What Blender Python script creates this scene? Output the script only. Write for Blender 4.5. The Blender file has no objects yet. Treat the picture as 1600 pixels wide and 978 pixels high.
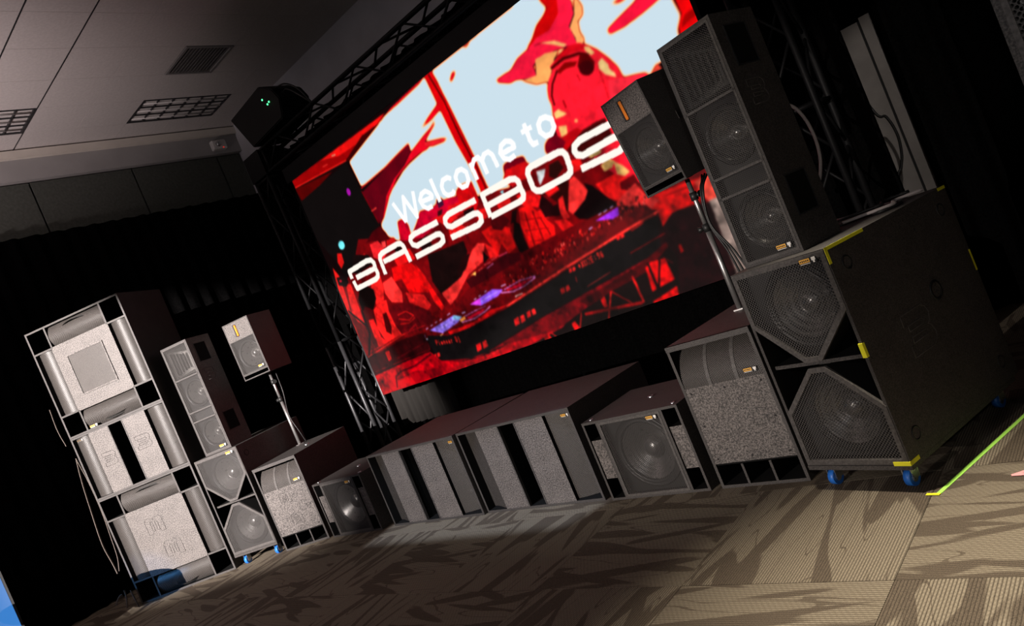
import bpy, bmesh, math, random
import numpy as np
from mathutils import Vector, Matrix
PI = math.pi
SC = bpy.context.scene
COL = SC.collection
V = Vector
# ------------------------------------------------------------------ camera
CAMH = 1.5
PSI, PITCH, ROLL, FPX = 0.7407, -0.0276, 0.3981, 1170.7
def make_camera():
    fwd = V((-math.sin(PSI)*math.cos(PITCH), math.cos(PSI)*math.cos(PITCH), math.sin(PITCH)))
    right = V((math.cos(PSI), math.sin(PSI), 0)); up = right.cross(fwd)
    c, s = math.cos(ROLL), math.sin(ROLL)
    X = right*c - up*s; Y = right*s + up*c; Z = -fwd
    cd = bpy.data.cameras.new('camera'); cd.sensor_fit = 'HORIZONTAL'; cd.sensor_width = 36
    cd.lens = FPX/1600*36; cd.clip_start = 0.05; cd.clip_end = 100
    co = bpy.data.objects.new('camera', cd); COL.objects.link(co)
    m = Matrix((X, Y, Z)).transposed().to_4x4(); m.translation = (0, 0, CAMH)
    co.matrix_world = m
    SC.camera = co
make_camera()
# ------------------------------------------------------------------ world, exposure, lamps
SC.view_settings.view_transform = 'Standard'; SC.view_settings.look = 'None'
SC.view_settings.gamma = 1; SC.view_settings.use_curve_mapping = False
SC.view_settings.exposure = 0.0
w = bpy.data.worlds.new('world'); SC.world = w; w.use_nodes = True
w.node_tree.nodes['Background'].inputs[0].default_value = (0.8, 0.85, 1, 1)
w.node_tree.nodes['Background'].inputs[1].default_value = 0.0025
def spot(name, loc, aim, watts, deg, blend, col, size=0.05):
    d = bpy.data.lights.new(name, 'SPOT'); d.energy = watts; d.spot_size = math.radians(deg); d.spot_blend = blend
    d.color = col; d.shadow_soft_size = size
    o = bpy.data.objects.new(name, d); COL.objects.link(o); o.location = loc
    o.rotation_euler = (V(aim)-V(loc)).to_track_quat('-Z', 'Y').to_euler()
    return o
SCREEN_GAIN = 1.04
KEY_L = (-4.2, -5.2, 3.4); KEY_M = (-4.6, 1.3, 5.0); WASH = (-4.2, -5.7, 2.3)
spot('key_lamp_left', KEY_L, (-8.1, 2.8, 1.6), 16500, 33, .75, (1, .91, .87), .006)
spot('key_lamp_middle', KEY_M, (-4.35, 3.55, .3), 1000, 46, .3, (.70, .80, 1), .006)
spot('wash_lamp', WASH, (-3.9, 3.7, .75), 3400, 40, .9, (1, .89, .81), .006)
spot('right_lamp', (-1.5, 3.12, 5.25), (-.25, 2.2, 0), 2500, 47, 1.0, (1, .89, .72), .04)
spot('side_lamp', (.55, -.7, 2.2), (-2.8, 3.4, .9), 55, 84, .5, (1, .95, .9), .07)
spot('ceiling_uplight', (-6.5, -3.5, 1.2), (-8.2, -.45, 5.4), 4000, 66, 1.0, (1, .83, .83), .3)
spot('board_fill_lamp', (.2, 2.6, 3.6), (-1.44, 6.42, 1.5), 95, 22, .6, (1, .92, .85), .03)  # added fill spot that brightens the grey board, not a known fixture
spot('blue_lamp', (-9.2, -1.5, 2.0), (-8.42, 2.62, .22), 620, 8, .7, (.10, .42, 1), .02)
d = bpy.data.lights.new('ambient_fill', 'POINT'); d.energy = 40; d.color = (.84, .88, 1); d.shadow_soft_size = .6  # unseen fill lamp added behind the camera to lift the ambient light
o = bpy.data.objects.new('ambient_fill', d); COL.objects.link(o); o.location = (-2.5, -4.5, 4.6)

# ------------------------------------------------------------------ materials
def lin(c):
    return tuple((x/255/12.92 if x/255 <= .04045 else ((x/255+.055)/1.055)**2.4) for x in c)
class NT:
    def __init__(s, name):
        s.m = bpy.data.materials.new(name); s.m.use_nodes = True; s.t = s.m.node_tree
        s.b = s.t.nodes['Principled BSDF']; s.out = s.t.nodes['Material Output']
    def n(s, typ, **kw):
        n = s.t.nodes.new('ShaderNode'+typ)
        for k, v in kw.items():
            if hasattr(n, k): setattr(n, k, v)
        return n
    def l(s, a, b): s.t.links.new(a, b)
    def math(s, op, a, b=None, c=None):
        n = s.n('Math'); n.operation = op
        for i, x in enumerate((a, b, c)):
            if x is None: continue
            if isinstance(x, (int, float)): n.inputs[i].default_value = x
            else: s.l(x, n.inputs[i])
        return n.outputs[0]
    def mix(s, f, a, b):
        n = s.n('Mix'); n.data_type = 'RGBA'
        for sock, x in ((n.inputs[0], f), (n.inputs[6], a), (n.inputs[7], b)):
            if isinstance(x, (int, float)): sock.default_value = x
            elif isinstance(x, tuple): sock.default_value = x+(1,) if len(x) == 3 else x
            else: s.l(x, sock)
        return n.outputs[2]
    def ramp(s, f, stops):
        n = s.n('ValToRGB'); e = n.color_ramp.elements
        while len(e) < len(stops): e.new(.5)
        for el, (p, c) in zip(e, stops): el.position = p; el.color = c+(1,)
        s.l(f, n.inputs[0]); return n.outputs[0]
def plain(name, col, rough=.6, metal=0, spec=.5):
    k = NT(name); k.b.inputs['Base Color'].default_value = col+(1,); k.b.inputs['Roughness'].default_value = rough
    k.b.inputs['Metallic'].default_value = metal; k.b.inputs['Specular IOR Level'].default_value = spec
    # faint procedural wear
    tc = k.n('TexCoord'); no = k.n('TexNoise'); no.inputs['Scale'].default_value = 35; no.inputs['Detail'].default_value = 3
    k.l(tc.outputs['Object'], no.inputs['Vector'])
    r = k.n('MapRange'); r.inputs['To Min'].default_value = max(.05, rough-.1); r.inputs['To Max'].default_value = min(1, rough+.1)
    k.l(no.outputs['Fac'], r.inputs['Value']); k.l(r.outputs[0], k.b.inputs['Roughness'])
    return k.m
def coat_mat(name, dark, light, scale=210, rough=.55, bump=.5):
    """pebbled speaker paint"""
    k = NT(name); tc = k.n('TexCoord')
    no = k.n('TexNoise'); no.inputs['Scale'].default_value = scale; no.inputs['Detail'].default_value = 2
    k.l(tc.outputs['Object'], no.inputs['Vector'])
    big = k.n('TexNoise'); big.inputs['Scale'].default_value = 9; k.l(tc.outputs['Object'], big.inputs['Vector'])
    f = k.math('ADD', k.math('MULTIPLY', no.outputs['Fac'], .9), k.math('MULTIPLY', big.outputs['Fac'], .12))
    c = k.ramp(f, [(.38, dark), (.70, light)])
    k.l(c, k.b.inputs['Base Color']); k.b.inputs['Roughness'].default_value = rough
    bp = k.n('Bump'); bp.inputs['Strength'].default_value = bump; bp.inputs['Distance'].default_value = .002
    k.l(no.outputs['Fac'], bp.inputs['Height']); k.l(bp.outputs[0], k.b.inputs['Normal'])
    return k.m
def grille_mat(name, pitch, col, hole=.36, rough=.45):
    """perforated steel: holes punched by a regular cell pattern on the sheet's own UVs (metres)"""
    k = NT(name); uv = k.n('UVMap'); uv.uv_map = 'sheet'
    mp = k.n('Mapping'); mp.inputs['Rotation'].default_value = (0, 0, PI/4); mp.inputs['Scale'].default_value = (1/pitch,)*3
    k.l(uv.outputs[0], mp.inputs['Vector'])
    vo = k.n('TexVoronoi'); vo.voronoi_dimensions = '2D'; vo.inputs['Scale'].default_value = 1; vo.inputs['Randomness'].default_value = 0
    k.l(mp.outputs[0], vo.inputs['Vector'])
    h = k.math('LESS_THAN', vo.outputs['Distance'], hole)
    k.b.inputs['Base Color'].default_value = col+(1,); k.b.inputs['Roughness'].default_value = rough
    k.b.inputs['Metallic'].default_value = .0
    tr = k.n('BsdfTransparent'); mx = k.n('MixShader')
    k.l(h, mx.inputs[0]); k.l(k.b.outputs[0], mx.inputs[1]); k.l(tr.outputs[0], mx.inputs[2]); k.l(mx.outputs[0], k.out.inputs[0])
    return k.m
def emit_mat(name, col, strength):
    k = NT(name); k.b.inputs['Base Color'].default_value = (0.02, .02, .02, 1)
    k.b.inputs['Emission Color'].default_value = col+(1,); k.b.inputs['Emission Strength'].default_value = strength
    return k.m
M = {}
M['coat'] = coat_mat('pebbled_coat', (.017, .0155, .015), (.092, .082, .077))
M['panel'] = coat_mat('pebbled_baffle', (.026, .023, .022), (.205, .182, .170), scale=120, bump=.8)
M['inner'] = plain('cavity_shade_black', (.006, .006, .006), .9, spec=.1)  # near-black stands in for shade inside cavities and on board sides
M['grille'] = grille_mat('perforated_steel', .0085, (.075, .067, .062))
M['grille_wide'] = grille_mat('perforated_steel_wide', .0115, (.055, .051, .049), .39)
M['grille_open'] = grille_mat('perforated_steel_open', .0095, (.046, .042, .040), .41)
M['gframe'] = coat_mat('grille_frame', (.05, .045, .043), (.10, .092, .087), 120, .5, .2)
M['cone'] = plain('cone_black', (.16, .155, .15), .30, .6, 1.0)
M['surround'] = plain('cone_surround', (.014, .014, .014), .45)
M['silver'] = plain('bare_aluminium', (.55, .55, .56), .3, 1)
M['truss'] = plain('black_truss', (.005, .005, .0055), .5, 0, .12)
M['trussgrey'] = plain('truss_aluminium', (.040, .040, .043), .42, .4)
M['chrome'] = plain('dark_chrome', (.5, .49, .48), .36, .85)
M['rubber'] = plain('cable_black', (.012, .012, .012), .5)
M['orange'] = plain('orange_waveguide', (.85, .22, .012), .45)
M['badge_o'] = plain('badge_orange', (.95, .50, .08), .5)
M['badge_w'] = plain('badge_white', (.85, .83, .80), .5)
M['badge_k'] = plain('badge_black', (.01, .01, .01), .5)
M['yellow'] = plain('tape_yellow', (.86, .82, .02), .6)
M['green'] = plain('tape_green', (.42, .85, .12), .6)
M['pink'] = plain('tape_pink', (.85, .35, .36), .6)
M['blue'] = plain('caster_blue', (.02, .16, .62), .4)
M['zinc'] = plain('zinc_plate', (.6, .62, .65), .3, 1)
M['grey_cable'] = plain('cable_grey', (.42, .37, .36), .5)
M['strap'] = plain('strap_webbing', (.11, .09, .075), .9)
M['plastic'] = plain('white_plastic', (.62, .60, .58), .4)
M['led_green'] = emit_mat('green_led', (.08, 1, .30), 3.0)
M['led_red'] = emit_mat('red_led', (1, .04, .02), .5)
M['drape'] = None
def drape_mat():
    k = NT('black_drape'); tc = k.n('TexCoord'); no = k.n('TexNoise'); no.inputs['Scale'].default_value = 60
    k.l(tc.outputs['Object'], no.inputs['Vector'])
    k.l(k.ramp(no.outputs['Fac'], [(.3, (.0012, .0012, .0013)), (.7, (.0026, .0025, .0025))]), k.b.inputs['Base Color'])
    k.b.inputs['Roughness'].default_value = .95; k.b.inputs['Specular IOR Level'].default_value = 0
    return k.m
M['drape'] = drape_mat()
M['drape_grey'] = plain('charcoal_drape', (.026, .024, .022), .95, spec=.1)
def carpet_mat():
    k = NT('carpet'); tc = k.n('TexCoord'); oi = k.n('ObjectInfo')
    off = k.n('VectorMath'); off.operation = 'MULTIPLY_ADD'
    k.l(oi.outputs['Random'], off.inputs[0]); off.inputs[1].default_value = (37, 53, 11); k.l(tc.outputs['Object'], off.inputs[2])
    def stretch(sx, sy, sc, det=2, dist=0):
        mp = k.n('Mapping'); mp.inputs['Scale'].default_value = (sx, sy, 1); k.l(off.outputs[0], mp.inputs['Vector'])
        no = k.n('TexNoise'); no.inputs['Scale'].default_value = sc; no.inputs['Detail'].default_value = det; no.inputs['Distortion'].default_value = dist
        k.l(mp.outputs[0], no.inputs['Vector']); return no.outputs['Fac']
    sxyz = k.n('SeparateXYZ'); k.l(tc.outputs['Object'], sxyz.inputs[0])
    def lens(angle, sx, sy, sc, lo, hi):
        mp = k.n('Mapping'); mp.inputs['Rotation'].default_value = (0, 0, angle); k.l(off.outputs[0], mp.inputs['Vector'])
        m2 = k.n('Mapping'); m2.inputs['Scale'].default_value = (sx, sy, 1); k.l(mp.outputs[0], m2.inputs['Vector'])
        no = k.n('TexNoise'); no.inputs['Scale'].default_value = sc; no.inputs['Detail'].default_value = .4; no.inputs['Distortion'].default_value = .15
        k.l(m2.outputs[0], no.inputs['Vector']); r = k.ramp(no.outputs['Fac'], [(lo, (0, 0, 0)), (hi, (1, 1, 1))]); return r, no.outputs['Fac']
    s1, n1 = lens(.16, 1, 7, 1.5, .575, .60); s2, n2 = lens(-.22, 1, 8, 1.3, .59, .615); s3, n3 = lens(.05, 1, 6, 1.6, .5, .6)
    mx = k.n('Mix'); mx.data_type = 'RGBA'; mx.blend_type = 'LIGHTEN'; mx.inputs[0].default_value = 1; k.l(s1, mx.inputs[6]); k.l(s2, mx.inputs[7])
    sm = mx.outputs[2]
    veinm = k.math('LESS_THAN', k.math('ABSOLUTE', k.math('SUBTRACT', n3, .47)), .0065)
    # ribs run along local x
    rib = k.math('SINE', k.math('MULTIPLY', sxyz.outputs[1], 2*PI/.0125))
    ribn = k.math('MULTIPLY_ADD', rib, .5, .5)
    dash = k.math('SINE', k.math('ADD', k.math('MULTIPLY', sxyz.outputs[0], 2*PI/.024), k.math('MULTIPLY', k.math('FLOOR', k.math('DIVIDE', sxyz.outputs[1], .0125)), 2.4)))
    dashn = k.math('MULTIPLY_ADD', dash, .5, .5)
    fine = k.n('TexNoise'); fine.inputs['Scale'].default_value = 260; fine.inputs['Detail'].default_value = 2; k.l(off.outputs[0], fine.inputs['Vector'])
    light = k.ramp(fine.outputs['Fac'], [(.3, (.095, .076, .057)), (.7, (.215, .178, .132))])
    dark = k.ramp(fine.outputs['Fac'], [(.3, (.060, .047, .035)), (.7, (.140, .111, .083))])
    pale = k.mix(k.math('MULTIPLY', ribn, k.math('MULTIPLY_ADD', dashn, .5, .3)), light, (.265, .228, .172))
    c = k.mix(sm, pale, dark)
    c = k.mix(k.math('MULTIPLY', veinm, .85), c, dark)
    groove = k.math('MULTIPLY_ADD', k.math('LESS_THAN', ribn, .22), -.45, 1)
    mul = k.n('Mix'); mul.data_type = 'RGBA'; mul.blend_type = 'MULTIPLY'; mul.inputs[0].default_value = 1
    k.l(c, mul.inputs[6]); cr = k.n('CombineColor')
    for i in range(3): k.l(groove, cr.inputs[i])
    k.l(cr.outputs[0], mul.inputs[7]); k.l(mul.outputs[2], k.b.inputs['Base Color'])
    k.b.inputs['Roughness'].default_value = .95; k.b.inputs['Specular IOR Level'].default_value = .1
    h = k.math('ADD', ribn, k.math('MULTIPLY', fine.outputs['Fac'], .8))
    bp = k.n('Bump'); bp.inputs['Strength'].default_value = .5; bp.inputs['Distance'].default_value = .003; k.l(h, bp.inputs['Height']); k.l(bp.outputs[0], k.b.inputs['Normal'])
    return k.m
M['carpet'] = carpet_mat()
def paint(name, col, rough=.85, var=.1, scale=3):
    k = NT(name); tc = k.n('TexCoord'); no = k.n('TexNoise'); no.inputs['Scale'].default_value = scale; no.inputs['Detail'].default_value = 5
    k.l(tc.outputs['Object'], no.inputs['Vector'])
    a = tuple(x*(1-var) for x in col); b = tuple(min(1, x*(1+var)) for x in col)
    k.l(k.ramp(no.outputs['Fac'], [(.35, a), (.65, b)]), k.b.inputs['Base Color']); k.b.inputs['Roughness'].default_value = rough
    k.b.inputs['Specular IOR Level'].default_value = .2
    return k.m
M['ceil'] = paint('ceiling_tile', (.55, .52, .50), .9, .05, 40)
M['wall'] = paint('wall_paint', (.56, .55, .58), .85, .06)
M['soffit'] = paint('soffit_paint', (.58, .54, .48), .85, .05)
M['soffit_low'] = paint('soffit_low_grey', (.33, .32, .315), .85, .05)  # lower soffit face, greyer than the strip above it
M['partition'] = paint('partition_fabric', (.075, .08, .07), .95, .12, 30)
M['vent_paint'] = paint('vent_paint', (.22, .21, .205), .8, .05, 20)
M['dark'] = plain('dark_slab', (.03, .03, .03), .9)
M['greypanel'] = paint('grey_board', (.36, .33, .31), .8, .1, 6)
# ------------------------------------------------------------------ mesh helpers
def obj(name, bm, mats, parent=None, smooth=False):
    me = bpy.data.meshes.new(name); bm.normal_update(); bm.to_mesh(me); bm.free()
    for m in (mats if isinstance(mats, (list, tuple)) else [mats]): me.materials.append(M[m] if isinstance(m, str) else m)
    if smooth:
        for p in me.polygons: p.use_smooth = True
    o = bpy.data.objects.new(name, me); COL.objects.link(o)
    if parent is not None: o.parent = parent
    return o
def share(name, src, parent, loc, rot=(0, 0, 0), scale=(1, 1, 1)):
    o = bpy.data.objects.new(name, src.data); COL.objects.link(o); o.parent = parent
    o.location = loc; o.rotation_euler = rot; o.scale = scale
    return o
def tag(o, label=None, cat=None, group=None, kind=None):
    if label: o['label'] = label
    if cat: o['category'] = cat
    if group: o['group'] = group
    if kind: o['kind'] = kind
    return o
def thing(name, label, cat, loc=(0, 0, 0), rz=0, group=None, rot=None):
    o = bpy.data.objects.new(name, None); COL.objects.link(o); o.location = loc
    o.rotation_euler = rot if rot else (0, 0, rz); o.empty_display_size = .1
    return tag(o, label, cat, group)
def box(bm, x0, x1, y0, y1, z0, z1, mi=0, front=None):
    v = [bm.verts.new((x, y, z)) for x in (x0, x1) for y in (y0, y1) for z in (z0, z1)]
    F = [(0, 1, 3, 2), (4, 6, 7, 5), (0, 4, 5, 1), (2, 3, 7, 6), (0, 2, 6, 4), (1, 5, 7, 3)]
    for i, f in enumerate(F):
        q = bm.faces.new([v[k] for k in f]); q.material_index = front if (front is not None and i == 2) else mi
def bxo(name, b, mats, parent=None, mi=0, front=None, bevel=0):
    bm = bmesh.new(); box(bm, *b, mi=mi, front=front)
    if bevel: bmesh.ops.bevel(bm, geom=bm.edges[:], offset=bevel, segments=1, affect='EDGES')
    return obj(name, bm, mats, parent)
def tube(bm, pts, r, n=8, cap=True, mi=0):
    pts = [V(p) for p in pts]; rings = []
    for i, p in enumerate(pts):
        d = (pts[min(i+1, len(pts)-1)]-pts[max(i-1, 0)]).normalized()
        a = d.orthogonal().normalized() if i == 0 else (rings_a - d*rings_a.dot(d)).normalized()
        rings_a = a; b = d.cross(a); rr = r[i] if isinstance(r, (list, tuple)) else r
        rings.append([bm.verts.new(p+(a*math.cos(t)+b*math.sin(t))*rr) for t in (2*PI*k/n for k in range(n))])
    for i in range(len(rings)-1):
        for k in range(n):
            f = bm.faces.new((rings[i][k], rings[i][(k+1) % n], rings[i+1][(k+1) % n], rings[i+1][k])); f.material_index = mi; f.smooth = True
    if cap:
        bm.faces.new(rings[0][::-1]).material_index = mi; bm.faces.new(rings[-1]).material_index = mi
def tubeo(name, pts, r, mat, parent=None, n=8):
    bm = bmesh.new(); tube(bm, pts, r, n); return obj(name, bm, mat, parent)
def spline(pts, n=8):
    """Catmull-Rom through pts"""
    pts = [V(p) for p in pts]; P = [pts[0]*2-pts[1]]+pts+[pts[-1]*2-pts[-2]]; out = []
    for i in range(1, len(P)-2):
        for k in range(n):
            t = k/n; a, b, c, d = P[i-1:i+3]
            out.append(.5*((2*b)+(c-a)*t+(2*a-5*b+4*c-d)*t*t+(3*b-a-3*c+d)*t**3))
    return out+[pts[-1]]
def lathe(bm, prof, cx, cy, cz, n=28, mi=0):
    """revolve (radius, depth) about the y axis"""
    rings = []
    for r, y in prof:
        rings.append([bm.verts.new((cx+r*math.cos(2*PI*k/n), cy+y, cz+r*math.sin(2*PI*k/n))) for k in range(n)] if r > 1e-5 else [bm.verts.new((cx, cy+y, cz))])
    for a, b in zip(rings, rings[1:]):
        for k in range(n):
            q = [a[k % len(a)], a[(k+1) % len(a)], b[(k+1) % len(b)], b[k % len(b)]]
            q = list(dict.fromkeys(q))
            if len(q) > 2: f = bm.faces.new(q); f.material_index = mi; f.smooth = True
def poly_uv(bm, pts, uvs, mi=0):
    L = bm.loops.layers.uv.get('sheet') or bm.loops.layers.uv.new('sheet')
    f = bm.faces.new([bm.verts.new(p) for p in pts]); f.material_index = mi
    for lp, u in zip(f.loops, uvs): lp[L].uv = u
    return f
def flat_grille(name, pts, y, mat, parent):
    bm = bmesh.new(); poly_uv(bm, [(x, y, z) for x, z in pts], [(x, z) for x, z in pts]); return obj(name, bm, mat, parent)
def curved_grille(name, a0, a1, prof, axis, mat, parent):
    """sheet swept along x or z (axis) from a0 to a1; prof = list of (other coordinate, y)"""
    bm = bmesh.new(); s = 0
    for (p, y), (q, z) in zip(prof, prof[1:]):
        d = math.hypot(q-p, z-y)
        P = [(a0, y, p), (a1, y, p), (a1, z, q), (a0, z, q)] if axis == 'x' else [(p, y, a0), (p, y, a1), (q, z, a1), (q, z, a0)]
        f = poly_uv(bm, P, [(a0, s), (a1, s), (a1, s+d), (a0, s+d)]); s += d; f.smooth = True
    bmesh.ops.remove_doubles(bm, verts=bm.verts, dist=1e-5)
    return obj(name, bm, mat, parent)
def shell(bm, w, h, d, t, inner=1, depth=None):
    """open-fronted cabinet, y=0 is the front"""
    a, b = w/2, w/2-t; di = depth or d-t
    o = [bm.verts.new((x, y, z)) for y in (0, d) for x, z in ((-a, 0), (a, 0), (a, h), (-a, h))]
    i = [bm.verts.new((x, y, z)) for y in (0, di) for x, z in ((-b, t), (b, t), (b, h-t), (-b, h-t))]
    for k in range(4):
        j = (k+1) % 4
        bm.faces.new((o[k], o[k+4], o[j+4], o[j])); bm.faces.new((o[k], o[j], i[j], i[k]))
        bm.faces.new((i[k], i[j], i[j+4], i[k+4])).material_index = inner
    bm.faces.new((o[4], o[7], o[6], o[5])); bm.faces.new((i[4], i[5], i[6], i[7])).material_index = inner
def cabinet(w, h, d, t, parent):
    bm = bmesh.new(); shell(bm, w, h, d, t); bmesh.ops.recalc_face_normals(bm, faces=[f for f in bm.faces if f.material_index == 0])
    return obj('cabinet', bm, ['coat', 'inner'], parent)
def cone(parent, x, z, r, y=.03):
    b = bmesh.new(); lathe(b, [(r*1.09, .004), (r*1.09, -.004), (r*1.02, -.006), (r, .0), (r*.95, -.010), (r*.89, -.006), (r*.86, .004)], x, y, z)
    s = obj('cone_surround', b, 'surround', parent)
    b = bmesh.new(); lathe(b, [(r*.87, .004), (r*.7, .03), (r*.5, .058), (r*.34, .078)], x, y, z); c = obj('cone', b, 'cone', parent)
    b = bmesh.new(); lathe(b, [(r*.36, .074), (r*.30, .052), (r*.2, .036), (r*.1, .029), (0, .027)], x, y, z); obj('dust_cap', b, 'cone', c)
    return c
def badge(parent, x, z, y=-.003, s=1.0):
    """maker's badge: black plate, orange word block with letters, white shield and rule"""
    g = bxo('badge', (x-.052*s, x+.052*s, y, y+.002, z-.016*s, z+.016*s), 'badge_k', parent)
    bxo('badge_word', (x-.048*s, x+.012*s, y-.0012, y, z-.006*s, z+.013*s), 'badge_o', g)
    bm = bmesh.new()
    for i in range(5): box(bm, x+(-.044+i*.0108)*s, x+(-.037+i*.0108)*s, y-.0018, y-.0012, z-.001*s, z+.008*s)
    obj('badge_lettering', bm, 'badge_k', g)
    bm = bmesh.new(); box(bm, x+.024*s, x+.046*s, y-.0012, y, z-.002*s, z+.014*s); box(bm, x+.030*s, x+.040*s, y-.0012, y, z-.013*s, z-.002*s); obj('badge_shield', bm, 'badge_w', g)
    bxo('badge_rule', (x-.046*s, x+.012*s, y-.0012, y, z-.013*s, z-.010*s), 'badge_w', g)
    return g
LOGO = [[(0, 0), (.78, 0), (.95, .1), (1, .25), (.93, .45), (.84, .5), (.93, .55), (1, .75), (.95, .9), (.78, 1), (0, 1), (0, .74), (.1, .74)],
        [(0, 0), (0, .26), (.1, .26)], [(.14, .3), (.68, .3), (.76, .38), (.66, .44), (.14, .44), (.14, .3)], [(.14, .58), (.68, .58), (.76, .64), (.66, .72), (.14, .72), (.14, .58)]]
def logo(parent, cx, cz, sx, sz, y=-.001, face='front', flip=False, mat='gframe', r=.0025):
    bm = bmesh.new()
    for st in LOGO:
        pts = []
        for a, b in st:
            a, b = (a-.5)*sx, (b-.5)*sz
            if flip: a, b = -b, a
            pts.append((cx+a, y, cz+b) if face == 'front' else (y, cx+a, cz+b))
        tube(bm, pts, r, 4)
    return obj('embossed_emblem', bm, mat, parent)
def baffle_with_hole(parent, pts, cx, cz, r, y, mat='surround', n=40):
    """driver board cut out round a cone; pts is a convex outline in x, z"""
    bm = bmesh.new(); A = []; B = []
    for k in range(n):
        a = 2*PI*k/n; d = V((math.cos(a), math.sin(a))); best = 1e9
        for i in range(len(pts)):
            p, q = V(pts[i]), V(pts[(i+1) % len(pts)]); e = q-p; den = d.x*e.y-d.y*e.x
            if abs(den) < 1e-9: continue
            w = p-V((cx, cz)); t = (w.x*e.y-w.y*e.x)/den; s = (w.x*d.y-w.y*d.x)/den
            if t > 0 and -1e-6 <= s <= 1+1e-6: best = min(best, t)
        best = max(best, r+.001)
        A.append(bm.verts.new((cx+d.x*r, y, cz+d.y*r))); B.append(bm.verts.new((cx+d.x*best, y, cz+d.y*best)))
    for k in range(n): bm.faces.new((A[k], A[(k+1) % n], B[(k+1) % n], B[k]))
    return obj('driver_baffle', bm, mat, parent)
# ------------------------------------------------------------------ speaker builders (origin: middle of the front foot edge, +y to the back)
def halfcyl(c0, c1, y_edge, bulge, n=10):
    """arched profile between c0 and c1, crest towards the front"""
    return [(c0+(c1-c0)*k/n, y_edge-bulge*math.sin(PI*k/n)**.8) for k in range(n+1)]
def pinwheel_sub(name, label, w, h, d, loc, rz, square):
    t = .018; T = thing(name, label, 'subwoofer', loc, rz); cabinet(w, h, d, t, T)
    cw, ch = w*.205, h*.205; a = w/2-t; x0, x1, z0, z1 = -w/2+cw, w/2-cw, ch, h-ch
    D = .30
    for x in (x0, x1):
        for (p, q) in ((t, z0), (z1, h-t)): bxo('divider', (x-.009, x+.009, 0, D, p, q), ['inner', 'coat'], T, front=1)
    for z in (z0, z1):
        for (p, q) in ((-a, x0), (x1, a)): bxo('divider', (p, q, 0, D, z-.009, z+.009), ['inner', 'coat'], T, front=1)
    bxo('baffle', (x0-.009, x1+.009, 0, D, z0-.009, z1+.009), ['inner', 'panel'], T, front=1)
    for (p, q) in ((t, z0), (z1, h-t)): curved_grille('grille', x0+.01, x1-.01, halfcyl(p+.004, q-.004, .055, .048), 'x', 'grille', T)
    for (p, q) in ((-a, x0), (x1, a)): curved_grille('grille', z0+.01, z1-.01, halfcyl(p+.004, q-.004, .055, .048), 'z', 'grille', T)
    for (cx, cz, rx) in ((0, h-t-.11, 1), (0, t+.11, 1)):
        b = bmesh.new(); lathe(b, [(.24, 0), (.22, .01), (.21, .03)], 0, 0, 0, 24); o = obj('cone', b, 'cone', T); o.location = (cx, .20, cz); o.rotation_euler = (PI/2*.8*(1 if cz > h/2 else -1), 0, 0)
    if square:
        s = w*.19; cz = h/2
        bm = bmesh.new()
        for b in ((-s, s, cz+s-.012, cz+s), (-s, s, cz-s, cz-s+.012), (-s, -s+.012, cz-s+.012, cz+s-.012), (s-.012, s, cz-s+.012, cz+s-.012)): box(bm, b[0], b[1], -.012, 0, b[2], b[3])
        obj('grille_frame', bm, 'panel', T)
        flat_grille('grille', [(-s+.012, cz-s+.012), (s-.012, cz-s+.012), (s-.012, cz+s-.012), (-s+.012, cz+s-.012)], -.004, 'grille', T)
        badge(T, -w*.22, .035, -.002, .9)
    else:
        logo(T, -.07, h*.62, .17, .2, -.001, flip=True); logo(T, .03, h*.38, .17, .2, -.001, flip=True)
    return T
def slot_sub(name, label, w, h, d, loc, rz, emblems=False):
    """two baffles about a black slot, arched grilles at both ends"""
    t = .018; T = thing(name, label, 'subwoofer', loc, rz); cabinet(w, h, d, t, T)
    X = lambda f: -w/2+w*f
    bxo('baffle', (X(.19), X(.40), 0, .25, t, h-t), ['inner', 'panel'], T, front=1)
    bxo('baffle', (X(.55), X(.79), 0, .25, t, h-t), ['inner', 'panel'], T, front=1)
    for e in (.40, .55): bxo('baffle_edge', (X(e)-.006, X(e)+.006, -.003, .02, t, h-t), 'coat', T)
    bu = .048
    curved_grille('grille', t+.004, h-t-.004, halfcyl(-w/2+t, X(.19), .055, bu) if emblems else [(-w/2+t, .075), (X(.06), .066), (X(.1), .048), (X(.15), .022), (X(.19), .004)], 'z', 'grille', T)
    curved_grille('grille', t+.004, h-t-.004, halfcyl(X(.79), w/2-t, .055, bu) if emblems else [(X(.79), .03), (X(.84), .045), (X(.9), .075), (X(.95), .10), (w/2-t, .115)], 'z', 'grille', T)
    for f, s in ((.135, -1), (.865, 1)):
        b = bmesh.new(); lathe(b, [(.23, 0), (.215, .012), (.20, .03), (.1, .06)], 0, 0, 0, 28); o = obj('cone', b, 'cone', T); o.location = (X(f), .27, h/2); o.rotation_euler = (0, 0, s*.9)
    if emblems:
        logo(T, X(.30), h*.52, .15, .14); logo(T, X(.67), h*.56, .17, .14)
        badge(T, X(.06), h-.045, .04, .7)
    else: badge(T, X(.915), h-.06, .055, .75)
    return T
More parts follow.
